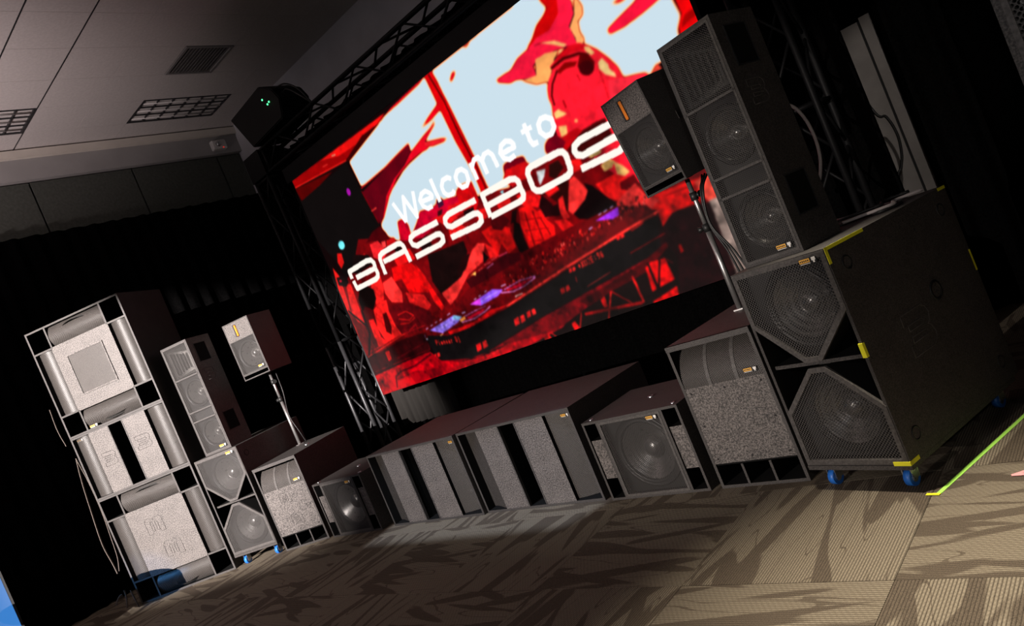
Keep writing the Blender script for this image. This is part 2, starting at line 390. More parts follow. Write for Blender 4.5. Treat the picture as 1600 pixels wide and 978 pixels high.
def cone_sub(name, label, w, h, d, loc, rz):
    t = .016; T = thing(name, label, 'subwoofer', loc, rz); cabinet(w, h, d, t, T)
    xl, xr = -w/2+w*.165, w/2-w*.165
    for x in (xl, xr): bxo('divider', (x-.009, x+.009, 0, .3, t, h-t), ['inner', 'coat'], T, front=1)
    for p, q in ((-w/2+t, xl-.009), (xr+.009, w/2-t)): bxo('port_panel', (p, q, .012, .30, h*.27, h*.76), ['inner', 'panel'], T, front=1)
    g = obj('grille_frame', frame_bm(xl+.009, xr-.009, t, h-t, .016, -.003, .012), 'gframe', T)
    flat_grille('grille', [(xl+.02, t+.012), (xr-.02, t+.012), (xr-.02, h-t-.012), (xl+.02, h-t-.012)], .004, 'grille_open', T)
    rc = min((xr-xl)/2, h/2)*.86
    baffle_with_hole(T, [(xl+.009, t), (xr-.009, t), (xr-.009, h-t), (xl+.009, h-t)], 0, h*.5, rc*.99, .064); cone(T, 0, h*.5, rc, .062)
    badge(T, xr-.075, h-t-.03, -.0055, .8)
    for x in (-w/2+.05, w/2-.05):
        b = bmesh.new(); lathe(b, [(.018, 0), (.018, .004), (.0, .005)], 0, 0, 0, 12); o = obj('foot_cup', b, 'zinc', T); o.location = (x, .05, h); o.rotation_euler = (PI/2, 0, 0)
    b = bmesh.new(); lathe(b, [(.022, 0), (.022, .006), (.014, .007), (.013, -.004), (0, -.004)], 0, 0, 0, 16); o = obj('pole_socket', b, 'zinc', T); o.location = (0, d*.5, h); o.rotation_euler = (PI/2, 0, 0)
    return T
def frame_bm(x0, x1, z0, z1, t, y0, y1):
    bm = bmesh.new(); box(bm, x0, x1, y0, y1, z0, z0+t); box(bm, x0, x1, y0, y1, z1-t, z1); box(bm, x0, x0+t, y0, y1, z0+t, z1-t); box(bm, x1-t, x1, y0, y1, z0+t, z1-t); return bm
def arc_sub(name, label, w, h, d, loc, rz, emblems=True):
    t = .018; T = thing(name, label, 'subwoofer', loc, rz); cabinet(w, h, d, t, T)
    zb, zt = h*.17, h*.70
    bxo('baffle', (-w/2+t, w/2-t, .002, .35, zb, zt), ['inner', 'panel'], T, front=1)
    n = 9; R = h-t-zt
    prof = [(zt+R*math.sin(PI/2*k/n), .004+.20*(1-math.cos(PI/2*k/n))) for k in range(n+1)]
    curved_grille('grille', -w/2+t, w/2-t, prof, 'x', 'grille', T)
    for f in (.36, .68):
        bm = bmesh.new(); x = -w/2+w*f
        for (a, y), (b, z) in zip(prof, prof[1:]):
            P = [bm.verts.new(c) for c in ((x-.011, y-.004, a), (x+.011, y-.004, a), (x+.011, z-.004, b), (x-.011, z-.004, b))]; bm.faces.new(P)
        bmesh.ops.remove_doubles(bm, verts=bm.verts, dist=1e-5); obj('grille_rib', bm, 'gframe', T)
    bxo('lip', (-w/2, w/2, -.004, .02, h-.030, h), 'coat', T)
    bxo('port_floor', (-w/2+t, w/2-t, .01, .3, zb-.012, zb-.0005), 'inner', T)
    for f in (.34, .66): bxo('divider', (-w/2+w*f-.007, -w/2+w*f+.007, .001, .3, t, zb-.012), ['inner', 'coat'], T, front=1)
    if emblems: logo(T, -.03, zt-.10, .11, .13, .001, flip=True); logo(T, .01, zb+.13, .11, .13, .001, flip=True)
    bm0 = bmesh.new(); lathe(bm0, [(.006, 0), (.006, -.003), (0, -.004)], 0, 0, 0, 8); b0 = obj('bolt', bm0, 'surround', T); b0.location = (-w/2+t+.03, .002, zt-.03)
    for x in (-w/2+t+.03, 0, w/2-t-.03):
        for z in (zb+.03, (zb+zt)/2, zt-.03):
            if abs(x) < .01 and abs(z-(zb+zt)/2) < .01 or (x < -.1 and z > zt-.04): continue
            share('bolt', b0, T, (x, .002, z))
    badge(T, w/2-t-.065, zt+.035, -.001, .8)
    b = bmesh.new(); lathe(b, [(.028, 0), (.028, .006), (.02, .007), (.019, -.004), (0, -.004)], 0, 0, 0, 16); o = obj('pole_socket', b, 'zinc', T); o.location = (.06, d*.55, h); o.rotation_euler = (PI/2, 0, 0)
    return T
def hourglass_sub(name, label, w, h, d, loc, rz, tape=False, emblem=True):
    t = .016; T = thing(name, label, 'subwoofer', loc, rz); cabinet(w, h, d, t, T)
    a = w/2-.006
    up = [(-a, h-.006), (a, h-.006), (a, h*.725), (.085*w, h*.515), (-.085*w, h*.515), (-a, h*.725)]
    def inset(pts, s):
        n = len(pts); out = []; A = sum(pts[i][0]*pts[(i+1) % n][1]-pts[(i+1) % n][0]*pts[i][1] for i in range(n)); sg = 1 if A > 0 else -1
        for i in range(n):
            p, q, r = V(pts[i-1]), V(pts[i]), V(pts[(i+1) % n]); e, f = (q-p).normalized(), (r-q).normalized()
            n1, n2 = V((-e.y, e.x))*sg, V((-f.y, f.x))*sg; m = (n1+n2).normalized(); k = s/max(.3, m.dot(n1)); out.append((q+m*k)[:])
        return out
    for flip in (0, 1):
        pts = up if not flip else [(x, h-z) for x, z in up]
        inn = inset(pts, .024)
        bm = bmesh.new(); n = len(pts)
        for i in range(n):
            j = (i+1) % n
            q = [pts[i], pts[j], inn[j], inn[i]]
            lo = [bm.verts.new((x, .012, z)) for x, z in q]; hi = [bm.verts.new((x, -.004, z)) for x, z in q]
            bm.faces.new(hi); bm.faces.new((lo[0], lo[1], hi[1], hi[0])); bm.faces.new((lo[2], lo[3], hi[3], hi[2]))
        bmesh.ops.recalc_face_normals(bm, faces=bm.faces[:])
        obj('grille_frame', bm, 'gframe', T)
        flat_grille('grille', inn, .002, 'grille_wide', T)
        z = h*.765 if not flip else h*.235
        cone(T, 0, z, w*.345, .075)
        baffle_with_hole(T, inset(pts, .006), 0, z, w*.345*.99, .078)
        bm = bmesh.new()
        for i in (2, 4):
            (xa, za), (xb, zb) = pts[i], pts[i+1]; q = [bm.verts.new(c) for c in ((xa, .012, za), (xb, .012, zb), (xb, .30, zb), (xa, .30, za))]; bm.faces.new(q)
        obj('chamber_wall', bm, 'inner', T)
    bxo('middle_bar', (-w/2+t, w/2-t, .03, .30, h/2-.009, h/2+.009), ['inner', 'coat'], T, front=1)
    badge(T, w/2-.095, h-.033, -.0065, .9)
    if emblem: logo(T, d*.40, h*.47, .22, .20, w/2+.001, face='side', r=.0028)
    bm = bmesh.new(); lathe(bm, [(.034, 0), (.034, -.003), (.026, -.004), (.024, .014), (0, .016)], 0, 0, 0, 18)
    c0 = obj('side_cup', bm, ['surround'], T); c0.location = (w/2, .11, h*.90); c0.rotation_euler = (0, 0, PI/2)
    for y, z in ((.11, .10), (d-.11, .90), (d-.11, .10)): share('side_cup', c0, T, (w/2, y, h*z), (0, 0, PI/2))
    bm = bmesh.new(); lathe(bm, [(.05, 0), (.05, -.004), (.036, -.004), (.034, .012), (0, .012)], 0, 0, 0, 16); o = obj('cable_inlet', bm, 'surround', T); o.location = (w/2, d*.62, h*.58); o.rotation_euler = (0, 0, PI/2)
    if tape:
        e = .0012
        for b in ((w/2-.001, w/2+e, .0, .30, h-.014, h+e), (w/2-.001, w/2+e, -.002, .016, h-.075, h+e), (w/2-.001, w/2+e, d-.07, d, h-.014, h+e), (w/2-.02, w/2+e, -.0052, .012, h*.50, h*.565),
                  (w/2-.08, w/2+e, -.006, .02, -.001, .018), (w/2-.001, w/2+e, 0, .07, -.001, .018), (w/2-.001, w/2+e, d-.012, d+e, h*.55, h*.66)):
            bxo('tape_strip', b, 'yellow', T)
    return T
def caster_dolly(name, label, w, d, hz, loc, rz):
    T = thing(name, label, 'dolly', loc, rz)
    bxo('platform', (-w/2, w/2, -.004, d, hz-.022, hz-.001), 'coat', T)
    for sx, y in ((-1, .07), (1, .07), (-1, d-.08), (1, d-.08)):
        x = sx*(w/2-.075); r = .040
        c = bxo('caster', (x-.04, x+.04, y-.04, y+.04, hz-.028, hz-.0225), 'zinc', T)
        bm = bmesh.new(); box(bm, x-.024, x-.019, y-.022, y+.03, .035, hz-.028); box(bm, x+.019, x+.024, y-.022, y+.03, .035, hz-.028); obj('caster_fork', bm, 'zinc', c)
        bm = bmesh.new(); tube(bm, [(x-.016, y, r), (x+.016, y, r)], r, 16); obj('caster_wheel', bm, 'blue', c)
        bm = bmesh.new(); tube(bm, [(x-.0175, y, r), (x+.0175, y, r)], r*.55, 12); obj('caster_hub', bm, 'zinc', c)
    return T
def tower_top(name, label, w, h, d, loc, rz):
    t = .014; T = thing(name, label, 'speaker', loc, rz); cabinet(w, h, d, t, T)
    a = w/2-t
    obj('grille_frame', frame_bm(-a, a, t, h-t, .012, -.002, .012), 'gframe', T)
    zz = [h-t, h*.695, h*.395, h*.31, t]
    for z in zz[1:-1]: bxo('crossbar', (-a, a, -.002, .010, z-.006, z+.006), 'gframe', T)
    for z1, z0 in zip(zz, zz[1:]): flat_grille('grille', [(-a+.008, z0+.005), (a-.008, z0+.005), (a-.008, z1-.005), (-a+.008, z1-.005)], .003, 'grille_open', T)
    for zb, ztp, zc in ((zz[2], zz[1], (zz[1]+zz[2])/2), (t, zz[3], (zz[3]+zz[4])/2+.01)):
        baffle_with_hole(T, [(-a, zb), (a, zb), (a, ztp), (-a, ztp)], 0, zc, w*.40*.99, .062); cone(T, 0, zc, w*.40, .06)
    bxo('port_board', (-a, a, .06, .08, zz[3], zz[2]), 'surround', T)
    # horn flare with fins
    z1, z0 = zz[0]-.03, zz[1]+.02; zc = (z0+z1)/2
    bm = bmesh.new(); o = [(-a+.01, .03, z0), (a-.01, .03, z0), (a-.01, .03, z1), (-a+.01, .03, z1)]; i = [(-.03, .2, zc-.10), (.03, .2, zc-.10), (.03, .2, zc+.10), (-.03, .2, zc+.10)]
    vo = [bm.verts.new(p) for p in o]; vi = [bm.verts.new(p) for p in i]
    for k in range(4): bm.faces.new((vo[k], vo[(k+1) % 4], vi[(k+1) % 4], vi[k]))
    bm.faces.new(vi); hn = obj('horn', bm, 'cone', T)
    for k in range(6):
        x = -a*.78+k*.022
        bxo('horn_fin', (x, x+.006, .035+k*.018, .06+k*.018, zc-.115+k*.008, zc+.115-k*.008), 'gframe', hn)
    badge(T, w/2-.085, t+.035, -.0045, .85)
    for zc in (h*.86, h*.22):
        hd = obj('handle_plate', plate_side(w/2, d*.21, d*.72, zc-.10, zc+.10), ['trussgrey', 'inner'], T)
        tubeo('handle_bar', [(w/2-.012, d*.64, zc-.09), (w/2-.012, d*.64, zc+.09)], .008, 'chrome', hd)
    logo(T, d*.42, h*.66, .13, .12, w/2+.001, face='side', r=.0025)
    return T
def plate_side(x, y0, y1, z0, z1):
    bm = bmesh.new(); e = .006
    box(bm, x-.001, x+.004, y0, y1, z0, z0+e); box(bm, x-.001, x+.004, y0, y1, z1-e, z1); box(bm, x-.001, x+.004, y0, y0+e, z0, z1); box(bm, x-.001, x+.004, y1-e, y1, z0, z1)
    box(bm, x-.0005, x+.0012, y0+e, y1-e, z0+e, z1-e, 1); return bm
def small_top(name, label, w, h, d, loc, rot):
    t = .012; T = thing(name, label, 'speaker', loc, rot=rot); cabinet(w, h, d, t, T)
    zs, zp = h*.095, h*.685; a = w/2-t
    bxo('horn_panel', (-a, a, 0, .2, zp, h-t), ['inner', 'panel'], T, front=1)
    hx = -.02
    g = bxo('waveguide_slot', (hx-.026, hx+.016, -.002, .0, zp+.03, h-.036), 'surround', T)
    bxo('waveguide', (hx-.006, hx+.016, -.012, -.002, zp+.036, h-.042), 'orange', T, bevel=.004)
    bm0 = bmesh.new(); lathe(bm0, [(.004, 0), (.004, -.002), (0, -.003)], 0, 0, 0, 8); b0 = obj('bolt', bm0, 'surround', T); b0.location = (-a+.02, 0, zp+.02)
    for x, z in ((a-.02, zp+.02), (-a+.02, h-t-.02), (a-.02, h-t-.02)): share('bolt', b0, T, (x, 0, z))
    flat_grille('grille', [(-a, zs), (a, zs), (a, zp), (-a, zp)], .002, 'grille_open', T)
    obj('grille_frame', frame_bm(-a, a, zs, zp, .006, -.001, .01), 'gframe', T)
    baffle_with_hole(T, [(-a, zs), (a, zs), (a, zp), (-a, zp)], 0, (zs+zp)/2, w*.42*.99, .052)
    cone(T, 0, (zs+zp)/2, w*.42, .05)
    bxo('port_shelf', (-a, a, .002, .2, zs-.012, zs), ['inner', 'coat'], T, front=1)
    badge(T, a-.06, zs+.032, -.0035, .75)
    bm = bmesh.new(); box(bm, w/2, w/2+.002, d*.45, d*.46, h*.52, h*.60); box(bm, w/2, w/2+.002, d*.55, d*.56, h*.47, h*.52); obj('side_slots', bm, 'gframe', T)
    bxo('pole_cup', (-.03, .03, d/2-.03, d/2+.03, -.004, .0), 'surround', T)
    return T
def speaker_pole(name, label, x, y, z0, z1, cat='pole'):
    T = thing(name, label, cat, (x, y, z0)); L = z1-z0
    tubeo('lower_tube', [(0, 0, 0), (0, 0, L*.62)], .0175, 'chrome', T, 14)
    tubeo('upper_tube', [(0, 0, L*.6), (0, 0, L)], .0145, 'chrome', T, 14)
    tubeo('collar', [(0, 0, L*.60), (0, 0, L*.66)], .024, 'rubber', T, 14)
    tubeo('clamp', [(0, 0, L*.84), (0, 0, L*.90)], .023, 'surround', T, 14)
    k = tubeo('knob', [(-.02, 0, L*.63), (-.05, -.01, L*.63)], [.010, .020], 'surround', T, 10)
    tubeo('knob', [(.02, 0, L*.87), (.05, -.01, L*.87)], [.010, .022], 'surround', T, 10)
    bxo('foot_disc', (-.03, .03, -.03, .03, 0, .008), 'chrome', T)
    return T
CABLE_PTS = [(-1.336, 4.021, 1.829), (-1.3, 4.038, 1.76), (-1.285, 4.048, 1.657), (-1.292, 4.049, 1.543), (-1.317, 4.041, 1.455), (-1.351, 4.028, 1.393)]
CABLE2_PTS = [(-1.496, 6.116, 1.707), (-1.431, 6.134, 1.608), (-1.408, 6.14, 1.46), (-1.427, 6.134, 1.318), (-1.462, 6.122, 1.224), (-1.507, 6.106, 1.128)]
STRAP0 = (-8.638, 2.316, 0.0)
STRAPS = [(0.05, [(-8.692, 2.516, 1.648), (-8.703, 2.482, 1.406), (-8.702, 2.449, 1.078), (-8.687, 2.418, 0.734), (-8.663, 2.426, 0.513), (-8.648, 2.427, 0.397)]), (0.06, [(-8.692, 2.516, 1.648), (-8.687, 2.535, 1.357), (-8.676, 2.532, 1.032), (-8.661, 2.507, 0.719), (-8.649, 2.488, 0.549), (-8.644, 2.451, 0.412)]), (0.05, [(-8.677, 2.471, 2.208), (-8.694, 2.465, 1.986), (-8.698, 2.482, 1.8)]), (0.05, [(-8.63, 2.385, 0.179), (-8.64, 2.338, 0.165), (-8.643, 2.3, 0.117)]), (0.06, [(-8.628, 2.413, 0.218), (-8.618, 2.402, 0.133), (-8.612, 2.371, 0.045)]), (0.05, [(-8.61, 2.461, 0.189), (-8.591, 2.461, 0.074), (-8.577, 2.461, -0.012)])]
BLUE0, BLUE_RZ = (-8.17, 1.444, 0), 1.4
# ------------------------------------------------------------------ the room
XW, YW, ZC = -9.753, 6.516, 5.406
def struct(o): o['kind'] = 'structure'; return o
TS = .915
floor = struct(bxo('floor', (-10.3, 5, -7.4, 7, -.12, -.010), 'carpet'))
bm = bmesh.new(); box(bm, -TS/2+.0012, TS/2-.0012, -TS/2+.0012, TS/2-.0012, -.010, 0)
tile0 = obj('carpet_tile', bm, 'carpet', floor)
k = 0
for ix in range(-9, 4):
    for iy in range(-2, 4):
        cx, cy = -2.05+TS*(ix+.5), 2.577+TS*(iy+.5)
        turn = PI/2 if (ix+iy) % 2 == 0 else 0
        turn += PI*((ix*7+iy*3) % 2)
        if k == 0: o = tile0; o.location = (cx, cy, 0); o.rotation_euler = (0, 0, turn)
        else: share('carpet_tile', tile0, floor, (cx, cy, 0), (0, 0, turn))
        k += 1
ceiling = struct(bxo('ceiling', (-10.3, 5, -7.4, 7, ZC+.02, ZC+.14), 'ceil'))
CX, CY = .655, .607
bm = bmesh.new(); box(bm, -CX/2+.0015, CX/2-.0015, -CY/2+.0015, CY/2-.0015, ZC, ZC+.019)
ct0 = obj('ceiling_tile', bm, 'ceil', ceiling); first = True
for i in range(-1, 9):
    for j in range(-5, 6):
        x, y = -9.27+CX*(i+.5), 2.927+CY*(j+.5)
        if i == 0 and j in (3, 4, -1, 0): continue
        if i == 2 and j == 3: continue
        if first: ct0.location = (x, y, 0); first = False
        else: share('ceiling_tile', ct0, ceiling, (x, y, 0))
for yy in (2.927, 3.534): bxo('grid_bar', (-9.75, -4.0, yy-.006, yy+.006, ZC-.003, ZC-.0002), 'trussgrey', ceiling)
wb = struct(bxo('wall_back', (-10.3, 5, YW, YW+.12, -.01, ZC+.1), 'wall'))
wl = struct(bxo('wall_left', (-10.3, -9.90, -7.4, YW, -.01, ZC+.1), 'wall'))
struct(bxo('wall_right', (4.9, 5.02, -7.4, YW, -.01, ZC+.1), 'wall'))
struct(bxo('wall_front', (-9.9, 4.9, -7.4, -7.28, -.01, ZC+.1), 'wall'))
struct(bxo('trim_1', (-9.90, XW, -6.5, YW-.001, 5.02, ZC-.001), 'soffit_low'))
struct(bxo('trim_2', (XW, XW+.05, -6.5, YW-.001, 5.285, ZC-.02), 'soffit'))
ys = [-1.50, -.23, 1.04, 2.31, 3.58, 4.85, 6.12, YW-.002]
for a, b in zip(ys, ys[1:]): bxo('partition_panel', (-9.90, -9.83, a+.012, b-.012, .02, 5.005), 'partition', wl)
def troffer(label, x, y0, y1):
    T = thing('ceiling_light', label, 'ceiling light', (x, (y0+y1)/2, ZC), group='recessed parabolic ceiling lights'); L = (y1-y0)/2-.006; a = CX/2-.006
    bm = bmesh.new(); e = .022
    for b in ((-a, a, -L, -L+e), (-a, a, L-e, L), (-a, -a+e, -L+e, L-e), (a-e, a, -L+e, L-e)): box(bm, *b, -.004, .018)
    obj('frame', bm, 'trussgrey', T)
    bxo('reflector', (-a+e, a-e, -L+e, L-e, .014, .018), 'plastic', T)
    for i in range(1, 3):
        xx = -a+2*a*i/3; bxo('louver_blade', (xx-.006, xx+.006, -L+e, L-e, -.003, .014), 'trussgrey', T)
    for i in range(1, 6):
        yy = -L+2*L*i/6; bxo('louver_blade', (-a+e, a-e, yy-.006, yy+.006, -.003, .014), 'trussgrey', T)
    # lamp tubes, switched off
    for i in range(3):
        xx = -a+2*a*(i+.5)/3; tubeo('lamp_tube', [(xx, -L+e, .004), (xx, L-e, .004)], .012, 'plastic', T)
troffer('unlit louvred ceiling light nearest the stage light on the truss', -9.27+CX/2, 2.927+3*CY, 2.927+5*CY)
troffer('unlit louvred ceiling light cut off by the left edge of the picture', -9.27+CX/2, 2.927-CY, 2.927+CY)
T = thing('ceiling_vent', 'square grey air vent set in the ceiling above the louvred light', 'vent', (-9.27+2.5*CX, 2.927+3.5*CY, ZC))
obj('frame', frame_bm(-CX/2+.006, CX/2-.006, -CY/2+.006, CY/2-.006, .03, -.006, .012), 'vent_paint', T).matrix_local = Matrix.Rotation(-PI/2, 4, 'X')
bxo('backing', (-CX/2+.03, CX/2-.03, -CY/2+.03, CY/2-.03, .012, .018), 'dark', T)
sl0 = bxo('slat', (-CX/2+.034, CX/2-.034, -.020, .020, -.0015, .0015), 'vent_paint', T); sl0.location = (0, -CY/2+.05, .004); sl0.rotation_euler = (.3, 0, 0)
for i in range(1, 13): share('slat', sl0, T, (0, -CY/2+.05+i*.0425, .004), (.3, 0, 0))
# wall sensor on the soffit
T = thing('emergency_light', 'small white box lamp fixed to the soffit in the corner', 'wall lamp', (XW, 6.15, 5.06))
bxo('housing', (0, .09, -.11, .11, 0, .14), 'plastic', T, bevel=.012)
bm = bmesh.new(); lathe(bm, [(.035, 0), (.04, -.03), (.03, -.045), (0, -.05)], 0, 0, 0, 14); o = obj('lens', bm, 'silver', T); o.location = (.09, -.03, .07); o.rotation_euler = (0, 0, PI/2)
bxo('indicator', (.088, .094, .03, .05, .01, .025), 'led_red', T)
# ------------------------------------------------------------------ drapes
def drape(name, label, pts, z0, z1, mat='drape', pitch=.22, amp=.035, seed=1, cat='drape', step=.02, gather=0):
    rnd = random.Random(seed); pts = [V((p[0], p[1])) for p in pts]; L = [0]
    for a, b in zip(pts, pts[1:]): L.append(L[-1]+(b-a).length)
    n = max(8, int(L[-1]/step)); ph = rnd.random()*6; bm = bmesh.new(); cols = []
    nz = 6
    for i in range(n+1):
        s = L[-1]*i/n; k = max(j for j in range(len(L)-1) if L[j] <= s+1e-9); d = (pts[k+1]-pts[k]).normalized(); q = pts[k]+d*(s-L[k]); nrm = V((-d.y, d.x))
        col = []
        for j in range(nz+1):
            t = j/nz
            off = amp*(math.sin(2*PI*s/pitch+ph+.8*math.sin(s*3.1+seed))+.35*math.sin(2*PI*s/pitch*1.7+t*1.3+seed))*(.7+.5*(1-t))
            col.append(bm.verts.new((q.x+nrm.x*off, q.y+nrm.y*off, z0+(z1-z0)*t)))
        cols.append(col)
    for a, b in zip(cols, cols[1:]):
        for j in range(nz): f = bm.faces.new((a[j], b[j], b[j+1], a[j+1])); f.smooth = True
    o = obj(name, bm, mat)
    so = o.modifiers.new('thickness', 'SOLIDIFY'); so.thickness = .004; so.offset = 0
    return tag(o, label, cat)
drape('stage_drape', 'tall black drape hung along the left side wall', [(-9.68, -3), (-9.68, 6.42)], .005, 4.31, seed=2)
drape('stage_drape', 'black drape across the back wall behind the screen', [(-9.62, 6.40), (-1.74, 6.40), (-1.66, 6.47), (-.9, 6.47)], .005, 4.52, seed=3)
drape('stage_drape', 'black drape at far right, past the strip of grey board', [(-1.34, 6.34), (-1.24, 6.24), (4.8, 6.2)], .005, 4.52, seed=4)
drape('stage_drape', 'added black drape leg behind right truss tower, keeping light off the grey board', [(-2.06, 5.70), (-1.40, 5.70)], .005, 4.2, seed=9)  # added to block the wash beam from reaching the grey board
drape('screen_skirt', 'black skirt drape closing the gap under the video screen', [(-6.2, 5.42), (-2.0, 5.42)], .005, 1.15, seed=5, amp=.02)
drape('screen_drape', 'charcoal drape end showing at the lower left corner of the screen', [(-7.34, 5.52), (-6.25, 5.46)], .50, 3.5, 'drape_grey', .13, .03, seed=6)
T = thing('wall_board', 'tall grey board seen through the gap in the drapes at right', 'board', (-1.43, 6.415, 0))
bxo('board_leaf', (-.155, -.01, -.02, .0, .003, 2.36), 'greypanel', T); bxo('board_leaf', (.012, .20, -.035, -.015, .003, 2.38), 'greypanel', T); bxo('joint', (-.01, .012, -.015, 0, .003, 2.36), 'dark', T)
# ------------------------------------------------------------------ hung profile lamps: housing and four framing shutters
def profile_lamp(label, L, quad, r=.45):
    L = V(L); Q = [V(q) for q in quad]; c = sum(Q, V())/4; d = (c-L).normalized(); X = d.cross(V((0, 0, 1))).normalized(); Y = X.cross(d)
    T = thing('profile_lamp', label, 'stage lamp', L[:], group='framing lamps hung out of view')
    P = []
    for q in Q:
        v = q-L; v *= r/v.dot(d); P.append(V((v.dot(X), v.dot(Y))))
    for i in range(4):                       # each blade covers everything outside one edge of the gate
        a, b = P[i], P[(i+1) % 4]; e = (b-a).normalized(); n = V((e.y, -e.x))
        if n.dot(sum(P, V((0, 0)))/4-a) > 0: n = -n
        pts = [a-e*.35, b+e*.35, b+e*.35+n*.35, a-e*.35+n*.35]; bm = bmesh.new(); lo = []; hi = []
        for p in pts:
            w3 = d*(r+.003*i)+X*p.x+Y*p.y; lo.append(bm.verts.new(w3)); hi.append(bm.verts.new(w3+d*.002))
        bm.faces.new(lo); bm.faces.new(hi[::-1])
        for k in range(4): bm.faces.new((lo[k], lo[(k+1) % 4], hi[(k+1) % 4], hi[k]))
        bmesh.ops.recalc_face_normals(bm, faces=bm.faces[:]); obj('shutter_blade', bm, 'inner', T)
    tubeo('barrel', [-d*.05, -d*.45], .11, 'truss', T, 14)
    tubeo('hanger', [V((0, 0, .1))-d*.2, V((0, 0, ZC-.01-L.z))-d*.2], .02, 'truss', T, 8)
profile_lamp('framing lamp lighting the tallest stack, behind the camera', KEY_L, [(-8.80, 2.36, .0), (-5.76, 3.56, .0), (-6.55, 3.9, 2.45), (-8.85, 2.5, 3.35)])
profile_lamp('framing lamp lighting the near speakers, behind the camera', WASH, [(-5.72, 3.50, .0), (-1.12, 3.12, .0), (-1.40, 3.45, 2.6), (-5.72, 3.7, 1.1)])
profile_lamp('framing lamp lighting the slotted pair, hung overhead', KEY_M, [(-5.64, 3.34, 0), (-3.30, 3.30, 0), (-3.21, 3.66, .655), (-5.60, 3.67, .655)])
